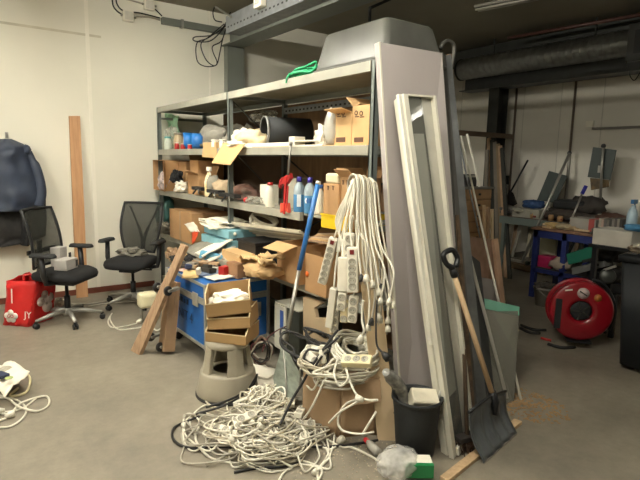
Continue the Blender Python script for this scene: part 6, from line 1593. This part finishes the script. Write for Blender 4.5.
# hose reel
cR = at(577, 306, 'X', 4.45); R_r = abs(at(544, 306, 'X', 4.45).y-at(612, 306, 'X', 4.45).y)/2*.98
ax = Vector((-.75, -.66, 0)).normalized()
rd = (at(577, 270, 'X', 4.45)-at(577, 339, 'X', 4.45)).z/2
cR = Vector((4.45, cR.y-.04, rd+.035)); rr_ = rd*.86
redp = mat('deep_red_enamel', '84101C', .28, var=.12, coat=.4)
t = thing('hose_reel', 'round deep red fire hose reel standing on the floor', 'hose reel', (cR.x, cR.y, 0))
MB().lathe([(.09*1, .0), (.1, .015), (rr_*.5, .02), (rr_*.93, .012), (rr_, .0), (rr_, -.015), (rr_*.9, -.01), (.09, -.01), (.09, 0)], cR, ax, 48).build('front_disc', redp, t)
MB().lathe([(.09, -.15), (rr_*.93, -.15), (rr_, -.155), (rr_, -.165), (.09, -.165), (.09, -.15)], cR, ax, 48).build('rear_disc', redp, t)
b = MB()
for q in range(6):
    for rr2 in (rr_*.55, rr_*.68, rr_*.8): 
        b.lathe([(rr2+.018*math.cos(a), -.03-.022*q+.012*math.sin(a)) for a in [2*PI*i/8 for i in range(9)]], cR, ax, 32)
b.build('hose', blackc, t)
MB().lathe([(0, .004), (.04, .004), (.055, .0), (.085, .0), (.09, -.02), (0, -.02)], cR, ax, 24).build('hub', blackm, t)
b = MB(); exx = Vector((ax.y, -ax.x, 0))
for k in range(5):
    a = 2*PI*k/5; d = exx*math.cos(a)+Vector((0, 0, math.sin(a))); b.bar(cR+ax*.008+d*.015, cR+ax*.008+d*.085, .014, .01, tuple(ax))
b.build('hub_spoke', darksteel, t)
er_ = exx if exx.dot(rt) > 0 else -exx
def disc(dx, dz, r, m_, nm): MB().lathe([(0, .003), (r, .003), (r, 0), (0, 0)], cR+ax*.018+er_*dx+Vector((0, 0, dz)), ax, 20).build(nm, m_, t)
disc(.0, rr_*.62, .05, mat('label_white2', 'B9A7A2', .5), 'round_sticker'); disc(rr_*.45, rr_*.5, .032, mat('amber_sticker', 'A8682C', .5), 'amber_sticker')
MB().bar(cR+ax*.022+er_*-.03+Vector((0, 0, rr_*.62+.02)), cR+ax*.022+er_*.03+Vector((0, 0, rr_*.62-.02)), .01, .002, tuple(ax)).build('sticker_print', darksteel, t)
MB().bar(cR+ax*.02+er_*-.15+Vector((0, 0, rr_*.68)), cR+ax*.02+er_*-.09+Vector((0, 0, rr_*.72)), .014, .002, tuple(ax)).build('sticker_strip', white, t)
MB().bar(cR+ax*.02+er_*(-rr_*.72)+Vector((0, 0, rr_*.38)), cR+ax*.02+er_*(-rr_*.72)+Vector((0, 0, -rr_*.62)), .05, .02, tuple(ax)).build('guide_bar', blackm, t)
MB().bar(cR-ax*.03+Vector((0, 0, -rr_)), cR-ax*.03+Vector((0, 0, -rr_-.015)), .2, .14, tuple(ax)).build('foot', black, t)
MB().tube(spline([cR-ax*.12+er_*.1+Vector((0, 0, rr_*1.0)), cR-ax*.12+er_*rr_*.8+Vector((0, 0, rr_*.8)), cR-ax*.12+er_*rr_*1.15+Vector((0, 0, rr_*.1)), cR-ax*.12+er_*rr_*1.05+Vector((0, 0, -rr_*.7))], 8), .014, 8).build('stand_tube', black, t)
# things around the reel
p = at(549, 303, 'Z', 0)
t = thing('bucket', 'grey white plastic bucket behind the hose reel', 'bucket', at(548, 308, 'Z', 0)+ed*.12)
t.location.z = 0
MB().lathe([(0, 0), (.09, 0), (.12, .2), (.128, .2), (.128, .215), (.116, .215), (.087, .01), (0, .01)], (0, 0, 0), seg=28).build('body', mat('dull_white_bucket', '8F8B80', .5), t, local=True)
MB().tube(spline([(-.12, 0, .19), (-.08, -.1, .12), (.08, -.1, .12), (.12, 0, .19)], 8), .004, 6).build('handle', steel, t, local=True)
solo(MB().blob(t.location+Vector((0, 0, .22)), (.2, .2, .1), 4, .35), 'rubbish', mat('dark_rubbish2', '2E2A26', .8, h2='5A5248', scale=12), 'dark rags heaped in the grey bucket', 'rubbish')
Xg = 5.0
t = thing('storage_rack', 'low black rack behind the hose reel holding tool cases', 'rack', (5.2, 2.9, 0))
ya2, yb2 = sol(560, 'Y', (Xg, 0, .45)), sol(618, 'Y', (Xg, 0, .45))
MB().box((Xg, yb2, .40), (Xg+.45, ya2, .43)).build('shelf', blackm, t)
for x in (Xg+.02, Xg+.42):
    for y in (ya2-.03, yb2+.03): MB().box((x-.02, y-.02, 0), (x+.02, y+.02, .4)).build('leg', blackm, t)
on(547, 5.85, .17, .14, .15, mat('magenta_plastic', 'A01848', .5), 'magenta_box', 'magenta box on the lower shelf of the blue table', 'box', .386)
on(560, 5.82, .24, .15, .2, mat('off_white_bag', '9C9080', .7), 'white_bag', 'crumpled off white bag on the lower shelf of the blue table', 'bag', .386, 'blob', 4)
G_ = [at(a, c, 'X', Xg+.05) for a, c in ((566, 254), (593, 246), (598, 258), (568, 265))]
t = thing('teal_case', 'teal green tool case lying tilted behind the hose reel', 'case', G_[3])
MB().slab(G_, Vector((.25, 0, .02))).build('body', mat('teal_case', '1F6E58', .5), t, bevel=.008)
MB().bar(G_[3].lerp(G_[2], .5), G_[3].lerp(G_[2], .85), .03, .02, (1, 0, 0)).build('handle', darksteel, t)
G_ = [at(a, c, 'X', Xg-.05) for a, c in ((571, 268), (604, 261), (605, 267), (572, 275))]
t = thing('grey_case', 'flat grey tool case below the teal case', 'case', G_[3])
MB().slab(G_, Vector((.3, 0, .01))).build('body', mat('grey_case', '6A6B68', .45), t, bevel=.006)
MB().lathe([(0, 0), (.01, 0), (.01, .004), (0, .004)], at(598, 265, 'X', Xg-.055), (-1, 0, 0), 10).build('latch', black, t)
for k, (px, py, s3, lab) in enumerate(((610, 252, .3, 'black bag between teal case and wheelie bin'), (604, 274, .26, 'black tool bag right of the flat grey case'), (560, 285, .22, 'black bag behind the bucket'))):
    p = at(px, py, 'X', Xg+.1); zz = max(p.z, .43+s3*.3) if k < 2 else s3*.3
    solo(MB().blob((Xg+.1 if k < 2 else 5.2, p.y, zz), (s3, s3, s3*.7), 50+k, .25), 'black_bag', mat('black_bag', '1C1B1B', .6), lab, 'bag')
t = thing('disc_cutter', 'round grey disc tool right of the hose reel', 'tool', at(608, 276, 'X', 4.7))
MB().lathe([(0, 0), (.06, 0), (.07, .02), (.06, .04), (0, .045)], at(607, 276, 'X', 4.75), (-.7, -.6, .2), 24).build('disc', mat('dark_disc', '4A4C48', .4, metal=.4), t)
MB().bar(at(604, 270, 'X', 4.72), at(616, 266, 'X', 4.72), .02, .02).build('bright_edge', alu, t)
# red handled tool, dark foot things on the floor
p = at(541, 338, 'Z', .012); q = at(556, 342, 'Z', .012)
t = thing('chisel', 'tool with a red handle lying on the floor before the hose reel', 'tool', p)
MB().tube([p, p.lerp(q, .7)], .012, 8).build('handle', red, t); MB().tube([p.lerp(q, .7), q], .007, 8).build('tip', steel, t)
for k, (pa, pb) in enumerate((((521, 325), (546, 330)), ((548, 344), (575, 347)), ((520, 328), (540, 333)))):
    solo(MB().tube(spline([at(*pa, 'Z', .015), at((pa[0]+pb[0])/2, (pa[1]+pb[1])/2+2, 'Z', .015), at(*pb, 'Z', .015)], 6), .014, 8), 'hose_piece', blackc, ['black hose piece on the floor left of the red reel', 'black hose under the front of the red reel', 'short black hose nearest the glass pane'][k], 'hose')
# small gear near cupboards left of blue table: low crate of timber on floor
solo(MB().bar(at(500, 262, 'Z', .05), at(545, 272, 'Z', .05), .12, .08), 'floor_timber', mat('floor_timber', '8A7355', .7), 'pale beam lying on the floor under the long workbench', 'timber')
# ================================================================== pieces of parts go one level deeper
NEST = {'pin': 'plug', 'contact_hole': 'socket', 'caster_fork': 'caster_wheel', 'caster_hub': 'caster_wheel', 'armrest': 'arm_post',
        'label_print': 'label_disc', 'sticker_print': 'round_sticker', 'hub_spoke': 'hub', 'back_frame': 'backrest_mesh', 'drawer_knob': 'drawer', 'grille': 'casing', 'cover': 'casing', 'lid_screw': 'lid', 'end_cap': 'blue_grip'}
base = lambda o: o.name.split('.')[0]
for root in [o for o in COL.objects if o.parent is None and o.children]:
    kids = list(root.children); pools = {}
    for k in kids: pools.setdefault(base(k), []).append(k)
    for cn, pn in NEST.items():
        ps = pools.get(pn)
        if not ps: continue
        for i, c in enumerate(pools.get(cn, [])):
            c.parent = ps[min(i, len(ps)-1)]
